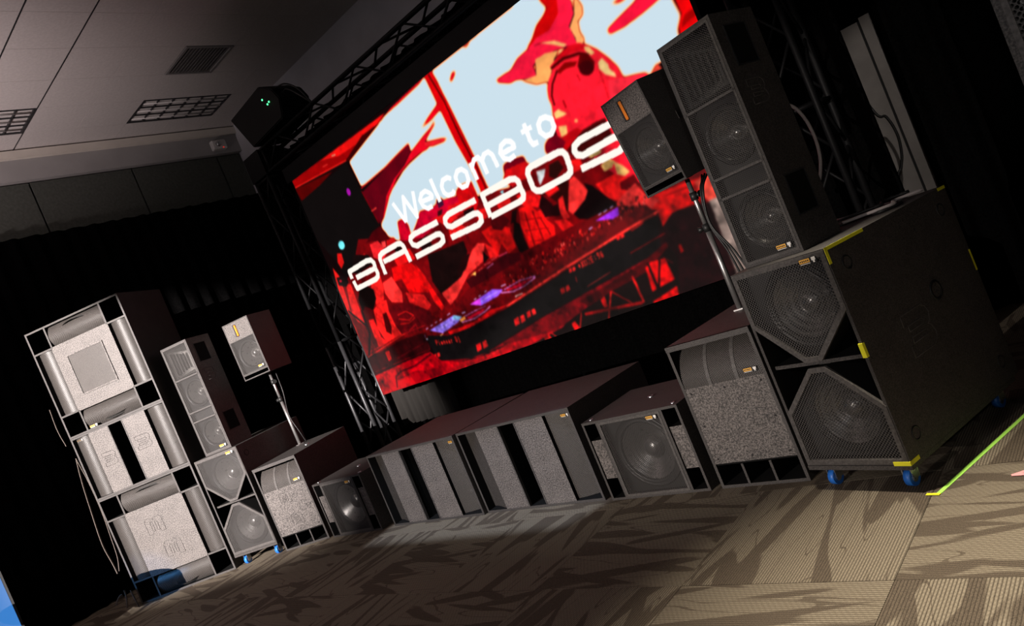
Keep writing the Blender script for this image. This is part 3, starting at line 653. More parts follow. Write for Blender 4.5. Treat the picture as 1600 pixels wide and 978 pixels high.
# ------------------------------------------------------------------ LED screen
XS0, XS1, ZS0, ZS1, YS = -7.0596, -2.0640, .9665, 3.6147, 5.1657
PIC = '''0 0 0 0 0  1045 2427 1348 2512 1802 2580 2476 2641 2809 2639 3740 2647 4065 2645 4994 2651 4995 2331 4883 1972 4896 1849 4833 1769 4826 1706 4616 1633 4522 1591 4310 1670 3937 1884 3694 1844 3576 1621 3487 1537 3395 1447 3254 1409 2918 1372 2656 1430 2631 1491 2478 1427 2387 1425 2278 1443 2230 1487 2083 1467 1667 1526 1546 1454 1425 1401 1265 1459 1158 1469 1102 1590 1120 1684 1242 1794 1469 1929 1730 2026 1854 2053 2096 2079 1909 2136 1710 2157 1499 2152 1068 2136
2 150 0 2 0  8 2644 1820 2606 1752 2571 1351 2517 1059 2428 993 2457 12 2557
2 235 14 12 0  603 2627 1796 2603 1657 2562 1286 2526 930 2542
2 55 0 0 0  993 2457 1059 2428 1776 2573 1722 2558 1385 2565
3 255 30 22 12  12 2557 1006 2458
2 85 0 0 0  2 2545 734 2452 437 2412 28 2393
3 215 200 150 10  824 2589 881 2579
3 230 60 50 8  614 2555 701 2547
2 13 9 9 0  -4 2390 437 2412 990 2436 1109 1702 965 1596 684 1684 402 1434 237 1334 142 1661 11 1912
2 95 0 16 0  1055 2084 1495 2147 1758 2196 1951 2217 1938 2150 1789 2082 1602 2012 1397 1888 1124 1690 1085 1820
3 235 10 25 12  1060 2125 1502 2158 1758 2196 1955 2222
3 120 0 6 16  1046 2088 1098 1721
3 255 60 50 14  1067 1863 1152 1865
2 200 20 200 0  877 2163 870 2144 856 2132 839 2130 824 2138 815 2155 814 2176 822 2194 835 2207 852 2209 867 2200 876 2183
2 110 225 235 0  434 1713 419 1691 392 1679 362 1679 337 1691 322 1713 322 1738 338 1760 365 1772 395 1772 420 1760 435 1738
1 230 5 30 0  1782 2071 1931 2139 2017 2161 2174 2201 2288 2225 2387 2261 2352 2220 2210 2164 2157 2143 2199 2085 2141 2072 2036 2080 1861 2064 1619 2005 1413 1896 1146 1688 1369 1914 1569 2012
1 235 0 20 0  2493 2368 2491 2306 2319 2274 2164 2263 2305 2313
1 245 30 40 0  2157 2143 2371 2084 2448 2055 2382 2041 2226 2066 2137 2113
1 225 0 8 0  2469 2644 2574 2646 2593 2543 2600 2421 2612 2322 2652 1793 2657 1505 2677 1391 2565 1392 2566 1530 2557 1710 2513 1981 2487 2358
3 95 0 0 20  2525 2628 2576 2352 2589 2046 2628 1679 2635 1439
1 240 10 30 0  1794 2584 1928 2606 2337 2636 2479 2645 2374 2617 2001 2590
1 235 10 30 0  2720 2465 2787 2516 2839 2513 2809 2480 2744 2447
1 245 80 60 0  3017 2634 3087 2637 3097 2626 3037 2611
1 214 2 4 0  3915 2651 3893 2545 3928 2466 3867 2431 3781 2404 3691 2333 3613 2298 3787 2258 3890 2212 3964 2300 4050 2411 4204 2528
1 252 22 60 0  4072 2556 4152 2403 4127 2303 4048 2242 4057 2130 4056 2089 3932 2135 3870 2201 3765 2270 3614 2286 3735 2320 3872 2309 4003 2374
1 252 22 60 0  3630 2289 3488 2275 3384 2228 3205 2234 3211 2202 3325 2137 3392 2132 3567 2065 3599 2070 3604 2146 3672 2177 3843 2151 3953 2124 3896 2198 3761 2261
1 250 165 95 0  4193 2431 4222 2310 4198 2251 4137 2234 4119 2160 4134 2088 4097 2066 4055 2100 4062 2139 4049 2231 4128 2292
1 250 190 110 0  3744 2271 3879 2218 3972 2135 3932 2135 3844 2205
1 248 165 90 0  3645 2181 3757 2175 3889 2132 3816 2100 3689 1968 3563 2005 3443 2100 3599 2070
1 252 18 58 0  4333 2055 4337 2012 4470 1998 4632 2006 4739 2018 4917 2047 4760 2181 4613 2111 4457 2082
1 252 18 58 0  4434 2196 4497 2200 4616 2179 4544 2162 4499 2168
1 225 2 6 0  4902 2037 4904 1854 4856 1795 4834 1701 4965 1686 5004 1749 4996 1896 4994 1982
2 150 0 0 0  4929 1840 5001 1836 5012 1792 4925 1784 4862 1763 4895 1811
1 250 70 50 0  4521 1602 4601 1650 4619 1591
2 112 4 8 0  984 1589 1102 1590 1265 1459 1425 1401 1667 1526 2083 1467 2387 1425 2656 1430 2918 1372 3395 1447 3540 1553 4017 1521 4565 1157 4701 755 4619 468 4249 718 3461 688 2487 609 1012 427 -165 498 -69 1193 183 1351 402 1434 684 1684
2 250 24 44 0  3748 2065 3868 2105 3978 2121 4072 2096 4127 2050 4194 1977 4257 1875 4302 1778 4312 1685 4397 1662 4499 1629 4530 1325 4450 904 4014 930 3808 1237 3773 1501 3561 1526 3564 1626 3596 1713 3625 1794 3622 1857 3646 1929 3688 1980 3754 2023
2 205 5 20 0  3868 2105 3978 2121 4070 2091 4115 2051 4090 2028 3963 2065 3840 2066 3762 2052
2 255 40 60 0  4185 1730 4310 1681 4488 1630 4447 1518 4227 1499 4116 1527
3 70 0 0 24  3760 2048 3892 2059 4041 2022 4104 1978
2 90 0 2 0  4046 2019 4114 1972 4137 1902 4104 1851 4044 1834 3992 1888 3982 1947
2 58 0 4 0  4111 1863 4090 1842 4058 1836 4023 1845 3995 1868 3982 1899 3986 1929 4008 1949 4040 1956 4075 1946 4102 1923 4115 1893
2 130 0 0 0  3793 2003 3889 2028 4000 1980 3961 1958 3878 1980 3805 1974
3 60 0 0 18  3793 2003 3708 1936 3660 1860 3650 1787
3 150 0 6 6  4148 1860 4140 1716 4129 1605
3 130 0 8 10  3952 1887 3955 1842
3 140 0 8 14  3742 1775 3742 1720
2 244 188 112 0  4101 2048 4142 2026 4166 1960 4132 1957 4096 2014
2 240 200 128 0  4160 1885 4205 1897 4234 1830 4230 1795 4257 1750 4258 1713 4181 1774 4149 1838
2 244 190 110 0  3613 1732 3667 1740 3703 1700 3730 1671 3667 1673 3609 1684
2 240 185 105 0  3603 1619 3682 1593 3656 1516 3593 1517
2 240 150 90 0  3798 1577 3793 1571 3784 1569 3775 1572 3768 1577 3764 1585 3765 1593 3771 1598 3780 1600 3789 1598 3796 1592 3800 1585
2 60 4 4 0  3771 1496 3953 1498 4034 1492 4034 1427 4035 1325 3830 1282 3713 1290 3607 1381 3585 1476
2 190 4 12 0  3556 1529 3757 1536 3803 1492 3582 1415 3479 1438
2 236 180 100 0  3833 1181 3925 1207 3965 1157 3922 1121 3844 1122
2 238 180 100 0  3955 1161 4015 1103 4056 1031 3999 1018 3942 1058
2 230 190 110 0  3753 1288 3840 1300 3900 1289 3874 1262 3782 1265
2 240 20 20 0  3720 1063 3921 1067 4062 964 4045 864 3854 865 3774 930
2 90 0 6 0  3935 990 4079 1000 4096 907 4023 884 3921 936
2 15 5 6 0  3623 1115 3688 1066 3765 950 3845 846 3821 811 3593 810 3446 866 3412 926 3561 993 3629 1045
2 255 48 45 0  3510 1196 3557 1205 3607 1110 3629 1045 3575 993 3485 955 3404 923 3377 968 3449 1107
2 45 6 5 0  3142 1232 3369 1232 3493 1192 3379 973 3298 958 3300 1074 3240 1157
2 240 30 30 0  3323 1089 3383 1105 3355 983 3361 911 3295 924 3289 997
2 238 10 10 0  3983 932 4105 796 4529 768 4676 771 4652 616 4455 604 4257 609 4137 528 4145 674 4010 727
3 160 0 4 14  4263 749 4459 736
2 255 48 45 0  3836 855 3935 898 4059 933 4098 832 4199 738 4108 699 3911 716 3819 779
2 240 72 56 0  4516 753 4655 770 4637 582 4561 582 4532 665
2 158 134 124 0  4561 582 4639 587 4664 9 4544 -2
2 150 5 6 0  4239 595 4432 613 4471 577 4196 527
2 28 3 6 0  4093 512 4257 609 4470 598 4567 570 4552 16 4495 -17 4045 -12 4095 307 4029 373
2 215 6 6 0  4199 366 4224 368 4224 305 4192 300
1 205 0 34 0  1370 1632 1446 1631 1504 1553 1487 1462 1425 1401 1301 1446
1 200 0 40 0  1638 1530 1729 1605 1913 1573 2004 1590 2186 1570 2283 1544 2290 1463 2200 1408 1954 1417 1613 1361 1458 1417
2 60 12 44 0  1994 1621 2078 1614 2069 1538 1986 1531
2 50 8 12 0  1957 1516 2034 1512 1985 1465 1923 1462
1 215 6 12 0  2348 1620 2504 1606 2508 1491 2500 1418 2416 1337 2252 1401 2272 1587
2 220 12 18 0  2110 1509 2251 1492 2297 1383 2034 1386
1 105 0 18 0  2919 1578 3007 1588 3166 1559 3168 1506 3088 1505 2995 1509 2892 1517
2 205 10 14 0  2923 1528 3155 1511 3202 1455 3178 1383 2918 1372 2852 1461
1 110 0 20 0  3412 1548 3473 1578 3552 1576 3615 1479 3526 1417 3383 1481
2 205 210 212 0  3226 1386 3323 1368 3280 1316 3206 1265 3208 1311
2 120 200 210 0  2767 1385 2819 1388 2790 1351
2 35 8 6 0  3374 1381 3478 1381 3495 1305 3379 1251 3329 1296
2 232 18 20 0  1852 1476 2080 1461 2175 1366 1991 1349
2 232 18 20 0  2919 1287 3102 1272 3199 1138 3091 1110 2954 1176
2 232 18 20 0  3218 1201 3359 1213 3375 1160 3247 1143
2 232 18 20 0  1984 1306 2173 1301 2248 1208 2070 1194
2 232 18 20 0  2416 1337 2550 1323 2537 1239 2396 1242
2 232 18 20 0  572 1528 690 1517 696 1455 549 1460
2 232 18 20 0  1087 1364 1380 1332 1409 1210 1109 1226
2 232 18 20 0  3578 1326 3683 1314 3680 1226 3569 1228
2 232 18 20 0  3062 1085 3137 1080 3163 986 3076 996
2 232 18 20 0  2681 1309 2846 1304 2834 1223 2681 1221
2 232 18 20 0  3200 943 3320 915 3367 838 3244 826
2 232 18 20 0  2010 1349 2118 1335 2090 1227 1975 1229
2 26 5 6 0  1559 1359 1695 1358 1705 1245 1540 1248
2 26 5 6 0  2267 1395 2411 1390 2377 1301 2247 1299
2 26 5 6 0  2811 1183 2876 1182 2806 1086 2740 1087
2 26 5 6 0  3235 1065 3307 1060 3286 963 3219 977
2 26 5 6 0  1171 1421 1278 1411 1260 1318 1161 1338
2 75 0 6 0  777 1605 948 1675 1097 1685 1147 1588 1161 1439 1020 1402 1010 1507 910 1587
2 250 36 42 0  828 1572 968 1566 1011 1492 1020 1402 914 1351 803 1433
2 245 60 60 0  1017 1534 1081 1525 1060 1460 995 1469
2 20 8 8 0  499 1569 741 1484 761 1373 450 1357 354 1404
2 200 10 14 0  1099 1518 1233 1513 1223 1431 1047 1407
2 215 8 10 0  1007 1246 1315 1200 1435 1018 1391 849 1111 922 1086 1089 956 1102
2 255 48 45 0  774 1146 951 1163 1006 969 960 866 786 919 746 1036
2 240 26 26 0  1059 946 1304 848 1351 720 1276 685 1055 838
2 228 12 14 0  1361 1170 1419 1059 1466 868 1520 655 1464 616 1409 745 1398 960
2 22 7 7 0  1587 1190 1896 1163 2119 1150 2114 1046 1940 853 1723 787 1561 754 1503 926
2 90 4 10 0  633 905 979 861 1295 665 1291 524 852 529 703 584 668 744
3 225 20 20 10  801 766 942 769 1032 699 942 666 795 723
3 225 20 20 10  781 667 926 641 1035 669
3 190 10 20 8  877 566 1013 602 1008 559
2 240 28 26 0  432 919 586 980 724 968 687 844 694 677 734 561 459 543 387 655 392 807
2 70 4 6 0  569 848 639 843 625 681 573 604 508 652
2 245 30 28 0  599 1247 785 1232 751 1079 684 980 528 967 553 1111
2 14 5 5 0  364 1201 495 1205 591 1129 571 1029 460 941 353 896 261 984 270 1106
2 70 4 7 0  331 1010 451 928 389 731 438 549 226 495 185 694 197 894
2 235 22 22 0  295 850 389 839 390 623 459 543 348 526 275 639
2 240 26 24 0  67 1562 123 1433 92 1208 50 984 -33 1055 6 1313
2 240 26 24 0  171 1316 256 1304 235 1039 205 814 102 890 69 1010
2 225 16 16 0  -25 973 33 830 -16 557 -16 445 -87 495 -69 763
2 230 20 18 0  246 1672 320 1646 299 1546 211 1498 192 1582
2 14 5 5 0  58 1439 229 1414 237 1334 168 1294 46 1348
2 190 10 40 0  128 1377 121 1371 109 1369 97 1371 87 1376 83 1384 84 1391 92 1396 103 1398 116 1396 125 1391 130 1384
3 16 4 5 26  23 1039 216 811
3 22 4 6 30  252 972 225 714 27 451
2 210 16 14 0  305 755 341 698 369 521 275 530
2 255 48 45 0  1558 783 1693 803 1909 849 2040 940 2182 1036 2275 1068 2357 1038 2254 893 1996 834 1740 685 1613 641
2 235 24 24 0  2357 1038 2466 935 2464 872 2349 886
2 225 14 14 0  2376 1147 2592 1155 2709 1061 2691 881 2584 856 2554 968 2456 888
2 80 4 8 0  2530 1198 2701 1195 2741 1118 2613 1072 2519 1119
2 14 4 5 0  2297 982 2340 902 2248 869
2 30 5 6 0  2139 1011 2005 898 1838 845 2024 1025
2 14 6 6 0  2789 1099 2835 1051 2819 903 2827 771 2709 825 2710 974
2 228 14 14 0  2889 1177 3025 1160 3112 1006 3182 908 3142 804 3015 826 2947 729 2823 735 2837 878 2843 1036
3 70 2 4 10  2939 1121 2892 773
3 70 2 4 10  3023 1100 3013 851
3 70 2 4 10  3074 1021 3107 853
3 120 2 6 7  2879 1071 3087 1016
3 120 2 6 7  2861 980 3121 907
3 120 2 6 7  2864 868 3021 836
2 30 4 6 0  3182 1192 3246 1084 3249 977 3125 1001 3109 1115
2 92 4 8 0  756 382 1114 501 1520 557 1974 734 2703 814 3396 839 3809 839 4080 742 4144 621 3904 636 2993 495 2283 401 1802 366 1402 365 1095 419
2 55 3 8 0  1945 797 2548 868 2709 825 2688 757 1968 709
2 245 120 50 0  2016 821 2102 839 2104 812
2 250 190 90 0  2058 827 2118 834 2090 803
3 235 60 60 9  2155 835 2214 841
3 230 70 90 8  2250 855 2333 859
3 230 120 200 6  2264 818 2364 836
3 230 60 70 9  2357 870 2429 872
3 240 60 110 9  2464 872 2569 874
3 30 4 5 13  4091 804 4086 792
3 225 20 18 9  2793 710 2782 696
3 25 3 4 11  3890 814 3883 806
3 30 4 5 10  3726 810 3725 795
3 255 60 50 14  3399 776 3392 759
3 255 60 50 10  3503 714 3496 697
3 150 5 8 7  2852 696 2846 683
3 255 60 50 6  2880 735 2873 715
3 30 4 5 14  4010 817 4007 805
3 255 60 50 8  3256 707 3246 695
3 30 4 5 6  3846 753 3839 744
3 30 4 5 12  3869 783 3865 775
3 225 20 18 9  3400 763 3396 748
3 190 10 12 6  3629 747 3628 736
3 25 3 4 11  3122 712 3116 697
3 190 10 12 8  4040 825 4038 807
3 225 20 18 8  3777 781 3776 769
3 25 3 4 6  3208 771 3197 755
3 25 3 4 9  2968 686 2958 664
3 250 90 80 7  3769 788 3762 774
3 25 3 4 6  4032 836 4024 819
3 250 90 80 8  3824 744 3820 722
3 225 20 18 12  3417 781 3409 768
3 190 10 12 6  3177 760 3170 740
3 30 4 5 13  4034 830 4025 816
3 190 10 12 12  3185 694 3181 678
3 150 5 8 11  3972 811 3968 803
3 30 4 5 6  2492 640 2481 617
3 150 5 8 6  4067 799 4064 790
3 250 90 80 14  3811 791 3806 781
3 225 20 18 12  2693 660 2681 639
3 150 5 8 12  3884 765 3876 745
3 25 3 4 8  3786 810 3781 790
3 30 4 5 13  3297 675 3294 659
3 30 4 5 12  3160 749 3146 728
3 30 4 5 8  3001 701 2993 691
3 250 90 80 8  2929 690 2923 668
3 190 10 12 7  4024 801 4021 782
3 225 20 18 14  2957 739 2950 723
3 190 10 12 6  2488 601 2476 581
3 30 4 5 9  2598 596 2583 574
3 25 3 4 12  3188 671 3172 651
3 150 5 8 11  3959 815 3949 798
3 250 90 80 7  3942 800 3941 787
3 225 20 18 11  4038 798 4027 780
3 30 4 5 8  3794 826 3783 806
3 25 3 4 10  2550 632 2545 606
3 150 5 8 12  3214 668 3203 655
3 255 60 50 9  4009 777 4002 758
3 225 20 18 8  3695 759 3687 744
3 150 5 8 12  3764 732 3761 724
3 25 3 4 11  4023 777 4022 756
3 25 3 4 6  2877 638 2870 621
3 150 5 8 6  2899 618 2896 598
3 225 20 18 14  3611 753 3607 735
3 25 3 4 14  3765 781 3760 774
3 190 10 12 14  3319 771 3312 755
3 255 60 50 8  3006 657 3002 634
3 150 5 8 11  2403 645 2400 627
3 30 4 5 14  3323 680 3322 671
3 225 20 18 13  2888 621 2874 603
3 30 4 5 13  2932 704 2927 684
3 225 20 18 14  3409 748 3406 734
3 250 90 80 14  4065 771 4063 754
3 190 10 12 7  2695 632 2689 624
3 190 10 12 9  3158 761 3146 739
3 25 3 4 7  3843 764 3833 750
3 30 4 5 11  3039 751 3038 739
3 255 60 50 11  3930 799 3927 788
3 25 3 4 12  3390 780 3382 766
3 255 60 50 10  3982 775 3980 767
3 30 4 5 11  3619 741 3613 720
3 255 60 50 14  3702 774 3698 765
3 150 5 8 10  2768 705 2758 689
3 225 20 18 14  3048 642 3041 619
3 190 10 12 8  3077 711 3070 701
3 150 5 8 11  4077 787 4074 768
3 150 5 8 10  3789 780 3788 770
3 250 90 80 11  3139 655 3139 647
3 150 5 8 7  2607 618 2606 603
3 255 60 50 7  3820 794 3807 778
3 25 3 4 6  4138 834 4137 819
3 25 3 4 12  2672 675 2666 667
3 25 3 4 14  3852 804 3848 797
3 255 60 50 7  3442 740 3439 728
3 150 5 8 9  2406 698 2397 685
3 150 5 8 9  3865 788 3863 779
3 25 3 4 11  4017 834 4012 827
3 255 60 50 14  2637 601 2631 587
3 225 20 18 8  3799 756 3794 747
3 150 5 8 6  3890 828 3887 810
3 190 10 12 13  3760 779 3753 762
3 225 20 18 13  2521 617 2513 603
3 150 5 8 12  2401 563 2399 544
3 250 90 80 6  3101 734 3100 720
3 190 10 12 7  3771 799 3761 786
3 225 20 18 12  2993 712 2992 701
3 190 10 12 12  2587 635 2581 626
3 150 5 8 12  3082 715 3071 698
3 190 10 12 7  3542 757 3540 738
3 30 4 5 10  3291 722 3281 706
3 255 60 50 6  3637 763 3631 744
3 30 4 5 7  3832 753 3830 740
3 30 4 5 10  3893 770 3890 759
3 250 90 80 11  3173 744 3171 722
3 25 3 4 10  2998 695 2995 675
3 190 10 12 12  3987 830 3985 810
3 25 3 4 10  2738 612 2729 599
3 190 10 12 6  3384 738 3372 725
3 225 20 18 9  2826 730 2820 716
3 30 4 5 6  3035 704 3027 695
3 225 20 18 7  3559 740 3556 723
3 25 3 4 14  3865 780 3859 767
3 255 60 50 13  3118 714 3116 697
3 150 5 8 7  2934 627 2922 613
3 25 3 4 12  2428 602 2417 582
3 225 20 18 9  2873 739 2857 718
3 190 10 12 10  3836 786 3829 778
3 250 90 80 10  3868 806 3865 791
3 25 3 4 9  2749 606 2746 580
3 150 5 8 12  4127 836 4126 820
3 30 4 5 8  3742 763 3727 745
3 150 5 8 12  3934 759 3932 742
3 30 4 5 10  3881 840 3871 824
3 225 20 18 14  2951 742 2946 726
3 190 10 12 9  2861 726 2846 710
3 225 20 18 13  3889 805 3882 793
3 25 3 4 13  3824 786 3814 774
3 250 90 80 9  2508 623 2499 600
3 25 3 4 14  3058 676 3050 660
3 225 20 18 10  3097 658 3092 649
3 30 4 5 10  2825 642 2824 625
3 150 5 8 7  2947 616 2933 600
3 190 10 12 10  2809 591 2803 583
3 30 4 5 6  2854 679 2848 671
3 150 5 8 12  2502 597 2487 576
3 225 20 18 10  2927 671 2922 651
3 255 60 50 11  3134 678 3130 663
3 250 90 80 6  2813 726 2807 716
3 25 3 4 9  3313 753 3306 743
3 225 20 18 10  2584 610 2582 586
3 25 3 4 7  3465 743 3450 725
3 190 10 12 14  2948 656 2934 640
3 150 5 8 11  3909 769 3904 760
3 250 90 80 9  3696 736 3691 730
3 30 4 5 12  2702 612 2694 593
3 190 10 12 14  3274 740 3274 727
3 30 4 5 7  3962 769 3950 753
3 255 60 50 10  3705 735 3698 725
3 190 10 12 7  3140 656 3130 639
3 255 60 50 12  2501 680 2494 668
3 225 20 18 9  3947 777 3946 766
3 250 90 80 11  3305 712 3301 691
3 255 60 50 10  3593 744 3587 735
3 25 3 4 11  3017 678 3013 665
3 250 90 80 11  2621 621 2618 611
3 190 10 12 7  2853 726 2836 707
3 255 60 50 11  3654 800 3652 789
3 30 4 5 9  3527 691 3523 679
3 225 20 18 14  4062 808 4057 792
3 150 5 8 10  3260 775 3251 758
3 190 10 12 12  2647 681 2639 670
3 25 3 4 11  3487 746 3480 730
3 30 4 5 14  2453 577 2451 563
3 225 20 18 13  4150 817 4140 805
3 25 3 4 11  2937 718 2926 705
3 25 3 4 13  3631 757 3621 736
3 255 60 50 10  2802 694 2799 678
3 190 10 12 13  3529 713 3518 697
3 150 5 8 12  3217 726 3204 705
3 250 90 80 12  3734 782 3728 774
3 190 10 12 6  2987 644 2981 635
3 30 4 5 12  3728 785 3727 771
3 225 20 18 8  2952 702 2948 684
3 190 10 12 11  3390 692 3386 674
3 225 20 18 12  3671 780 3665 765
3 150 5 8 14  2449 599 2448 584
3 190 10 12 12  2769 694 2767 684
3 225 20 18 8  2562 550 2557 539
3 255 60 50 12  4105 813 4103 806
3 255 60 50 12  4117 797 4110 783
3 150 5 8 10  3470 750 3455 731
3 250 90 80 7  2885 626 2881 610
3 150 5 8 12  2690 663 2687 646
3 25 3 4 13  3907 797 3893 781
3 30 4 5 6  3180 687 3177 674
3 225 20 18 10  3415 739 3412 724
3 150 5 8 12  2833 715 2827 691
3 25 3 4 13  3948 773 3943 758
3 255 60 50 7  2667 725 2658 714
3 190 10 12 10  3990 810 3988 799
3 250 90 80 9  4081 799 4080 784
3 190 10 12 13  3174 711 3169 694
3 255 60 50 13  3448 695 3444 677
3 150 5 8 14  2508 654 2502 642
3 190 10 12 14  2437 694 2430 686
3 25 3 4 13  3890 810 3889 790
3 255 60 50 12  2567 596 2564 579
3 30 4 5 6  3837 759 3835 750
3 225 20 18 6  3021 632 3018 613
3 25 3 4 10  2853 693 2835 673
3 255 60 50 13  3088 716 3080 695
3 30 4 5 7  2485 685 2467 664
3 250 90 80 14  3202 737 3193 723
3 255 60 50 12  3149 702 3148 689
3 255 60 50 9  3448 701 3435 683
3 30 4 5 8  2951 701 2939 682
3 150 5 8 8  2390 607 2385 596
3 150 5 8 14  3309 692 3303 678
3 225 20 18 8  3936 753 3935 740
3 255 48 40 20  2311 419 3091 535 3971 644 4151 661
2 235 10 14 0  1424 402 1819 396 2092 445 2317 430 2104 401 1802 366 1446 353
2 200 20 24 0  875 389 1045 410 1063 369 878 359
2 14 10 11 0  1111 444 1402 365 1818 362 2298 397 3006 491 3911 623 4133 636 4057 407 3978 369 2688 219 1851 94 1674 70 1433 81 1165 154 1085 334
2 150 115 245 0  1170 486 1598 535 1701 491 1618 453 1346 409
2 130 190 235 0  1598 535 1701 491 1629 470 1550 507
2 145 85 252 0  1865 569 2221 619 2347 577 2256 540 2005 517
2 220 60 230 0  1865 569 2029 590 2008 523
2 165 45 245 0  3586 796 3834 823 3815 759 3746 752
3 195 170 255 5  1314 460 1602 492
3 195 170 255 5  1358 462 1469 474
3 195 170 255 5  2006 550 2223 576
3 195 170 255 5  2089 565 2278 579
3 205 185 255 8  1132 511 1167 515
3 205 185 255 8  1216 523 1251 528
3 205 185 255 8  1299 536 1333 540
3 205 185 255 8  1376 542 1411 547
3 205 185 255 8  1512 560 1557 567
3 205 185 255 8  1719 520 1768 520
3 205 185 255 8  1947 595 1978 599
3 205 185 255 8  2020 606 2050 610
3 205 185 255 8  2114 624 2144 627
3 205 185 255 8  2341 611 2402 611
3 205 185 255 8  3636 828 3666 833
3 205 185 255 8  3693 834 3728 837
3 205 185 255 8  3763 840 3792 845
3 205 185 255 8  3496 756 3532 759
3 210 220 255 14  1026 415 1091 413
3 150 160 255 6  1077 460 1059 414
3 235 150 250 9  1669 438 1856 426 2022 452 2112 479
3 225 140 255 7  1735 481 1917 496 2049 497
3 235 150 250 9  2309 556 2456 523 2613 531 2762 564
3 225 140 255 7  2362 572 2580 592 2768 575
2 215 5 40 0  1741 459 1904 473 2058 481 1965 449 1807 440
2 215 5 40 0  2374 562 2568 571 2718 572 2601 541 2451 544
2 250 150 60 0  1650 471 1738 487 1737 453 1652 443
3 255 200 120 8  1294 394 1342 403
3 255 235 220 8  2454 473 2548 475
2 225 18 20 0  1074 231 1125 238 1113 195 1062 188
2 235 26 26 0  1138 235 1178 240 1176 200 1126 192
2 225 18 20 0  1724 178 1801 190 1783 121 1706 108
2 235 26 26 0  1821 185 1882 193 1879 129 1803 116
2 225 18 20 0  2325 281 2394 292 2378 227 2309 215
2 235 26 26 0  2411 287 2466 294 2463 234 2396 222
2 225 18 20 0  2501 299 2556 308 2543 254 2488 245
2 235 26 26 0  2570 304 2615 309 2612 260 2558 250
2 225 18 20 0  2974 386 3024 394 3013 343 2962 334
2 235 26 26 0  3037 390 3078 395 3075 348 3026 339
2 225 18 20 0  3141 515 3175 520 3167 485 3133 480
2 235 26 26 0  3184 517 3211 520 3210 487 3176 482
2 225 18 20 0  3715 616 3749 621 3741 584 3707 578
2 235 26 26 0  3758 618 3786 621 3784 586 3750 580
3 190 20 20 8  3180 434 3171 389
3 170 10 12 12  3865 607 3988 627
2 190 0 14 0  -12 245 684 273 1049 278 1161 148 1425 69 1692 52 2095 71 2831 189 3096 185 2842 63 2406 4 1602 -2 -10 5
2 120 0 10 0  1161 148 1692 52 2682 208 3963 364 4070 396 3954 345 3530 273 3274 179 2760 54 2189 80 1425 69
2 70 0 4 0  3117 226 3535 283 3823 334 4111 419 4126 296 3782 248 3501 214 3191 156
3 220 40 40 6  3259 319 3534 364
3 150 5 10 8  3779 444 4130 487
3 215 30 30 6  1786 15 2147 84
3 205 20 24 7  1605 4 2095 71
2 16 5 5 0  3122 135 3501 214 3849 254 4124 383 4157 285 4045 -12 3246 -20 2716 -28 2923 71
2 240 2 6 0  3854 291 3917 319 4047 307 4061 129 3828 77
2 240 2 6 0  3799 14 4053 72 4037 -4 3805 1
3 16 3 4 22  3889 312 3886 93
3 20 3 4 18  4003 317 3891 91
3 14 4 4 30  3775 71 4065 112
3 230 14 14 20  3710 260 3717 44
3 225 14 14 16  3456 205 3337 7
3 160 4 8 26  3127 103 3696 39
3 210 14 14 12  3088 127 3010 4
3 150 4 8 12  3464 208 3604 67
2 205 8 10 0  3329 174 3380 193 3376 101 3332 96
2 215 10 12 0  2943 65 2988 77 3010 4 2946 -3
3 215 20 20 10  2690 42 2728 -6
2 200 10 10 0  2581 21 2656 39 2666 -2 2584 -5
3 150 6 12 6  4039 316 4094 253
2 50 3 6 0  16 453 700 510 1052 489 1085 334 1045 272 692 286 -7 252
3 255 36 28 9  15 470 778 556
3 200 14 18 9  101 519 352 533
2 200 16 16 0  345 449 422 453 406 357 345 341
3 200 14 18 6  778 556 1137 553
3 150 6 16 5  489 336 1006 384
3 140 4 12 6  55 285 1065 303
3 80 0 10 22  1042 250 736 193 463 189 354 153 302 40
3 110 0 10 12  367 119 707 132 1102 53
2 150 0 12 0  589 129 1226 82 1070 2 630 13
3 250 30 26 9  1191 314 1191 367 1210 365 1213 351 1210 338 1191 341
3 250 30 26 9  1238 308 1238 340
3 250 30 26 9  1238 353 1238 356
3 250 30 26 9  1266 320 1275 336 1285 318 1275 303 1266 320
3 250 30 26 9  1303 300 1303 331
3 250 30 26 9  1303 323 1315 330 1322 318 1322 297
3 250 30 26 9  1341 311 1358 308 1349 326 1340 311 1349 294 1358 298
3 250 30 26 9  1378 306 1395 304 1385 322 1376 306 1385 289 1395 293
3 250 30 26 9  1416 285 1416 317
3 250 30 26 9  1416 306 1428 315
3 250 30 26 9  1485 277 1485 328 1497 327 1506 300 1497 275 1485 277
3 250 30 26 9  1532 302 1532 265 1523 261
3 250 30 26 9  1532 314 1532 317
3 250 36 30 10  3252 507 3268 508
3 250 36 30 10  3260 493 3260 522
3 250 36 30 10  3286 485 3308 535
3 250 36 30 10  3286 534 3309 487
3 250 36 30 10  3324 493 3323 532 3346 533 3346 494 3324 493
3 250 36 30 10  3361 534 3379 540 3383 526 3361 491 3383 492
3 250 36 30 10  3416 543 3397 542 3398 493 3416 495
3 250 36 30 10  3398 517 3413 519
3 250 36 30 10  3444 506 3444 511
3 250 36 30 10  3443 530 3443 535
3 250 36 30 10  3489 524 3473 528 3473 547 3489 548 3489 510 3474 499
3 250 36 30 10  3525 546 3509 545 3510 502 3525 503 3525 527 3509 526
9 0 0 0 0  
3 255 255 255 47  1410 1816 1489 1580
3 255 255 255 46  1489 1580 1588 1811 1665 1571 1747 1810
3 255 255 255 46  1788 1676 1958 1659 1969 1677 1954 1706 1907 1747 1842 1740 1789 1693 1800 1629 1847 1586 1921 1586
3 255 255 255 47  2032 1819 2037 1580
3 255 255 255 46  2286 1714 2245 1746 2176 1744 2133 1699 2130 1639 2165 1595 2228 1586 2267 1607
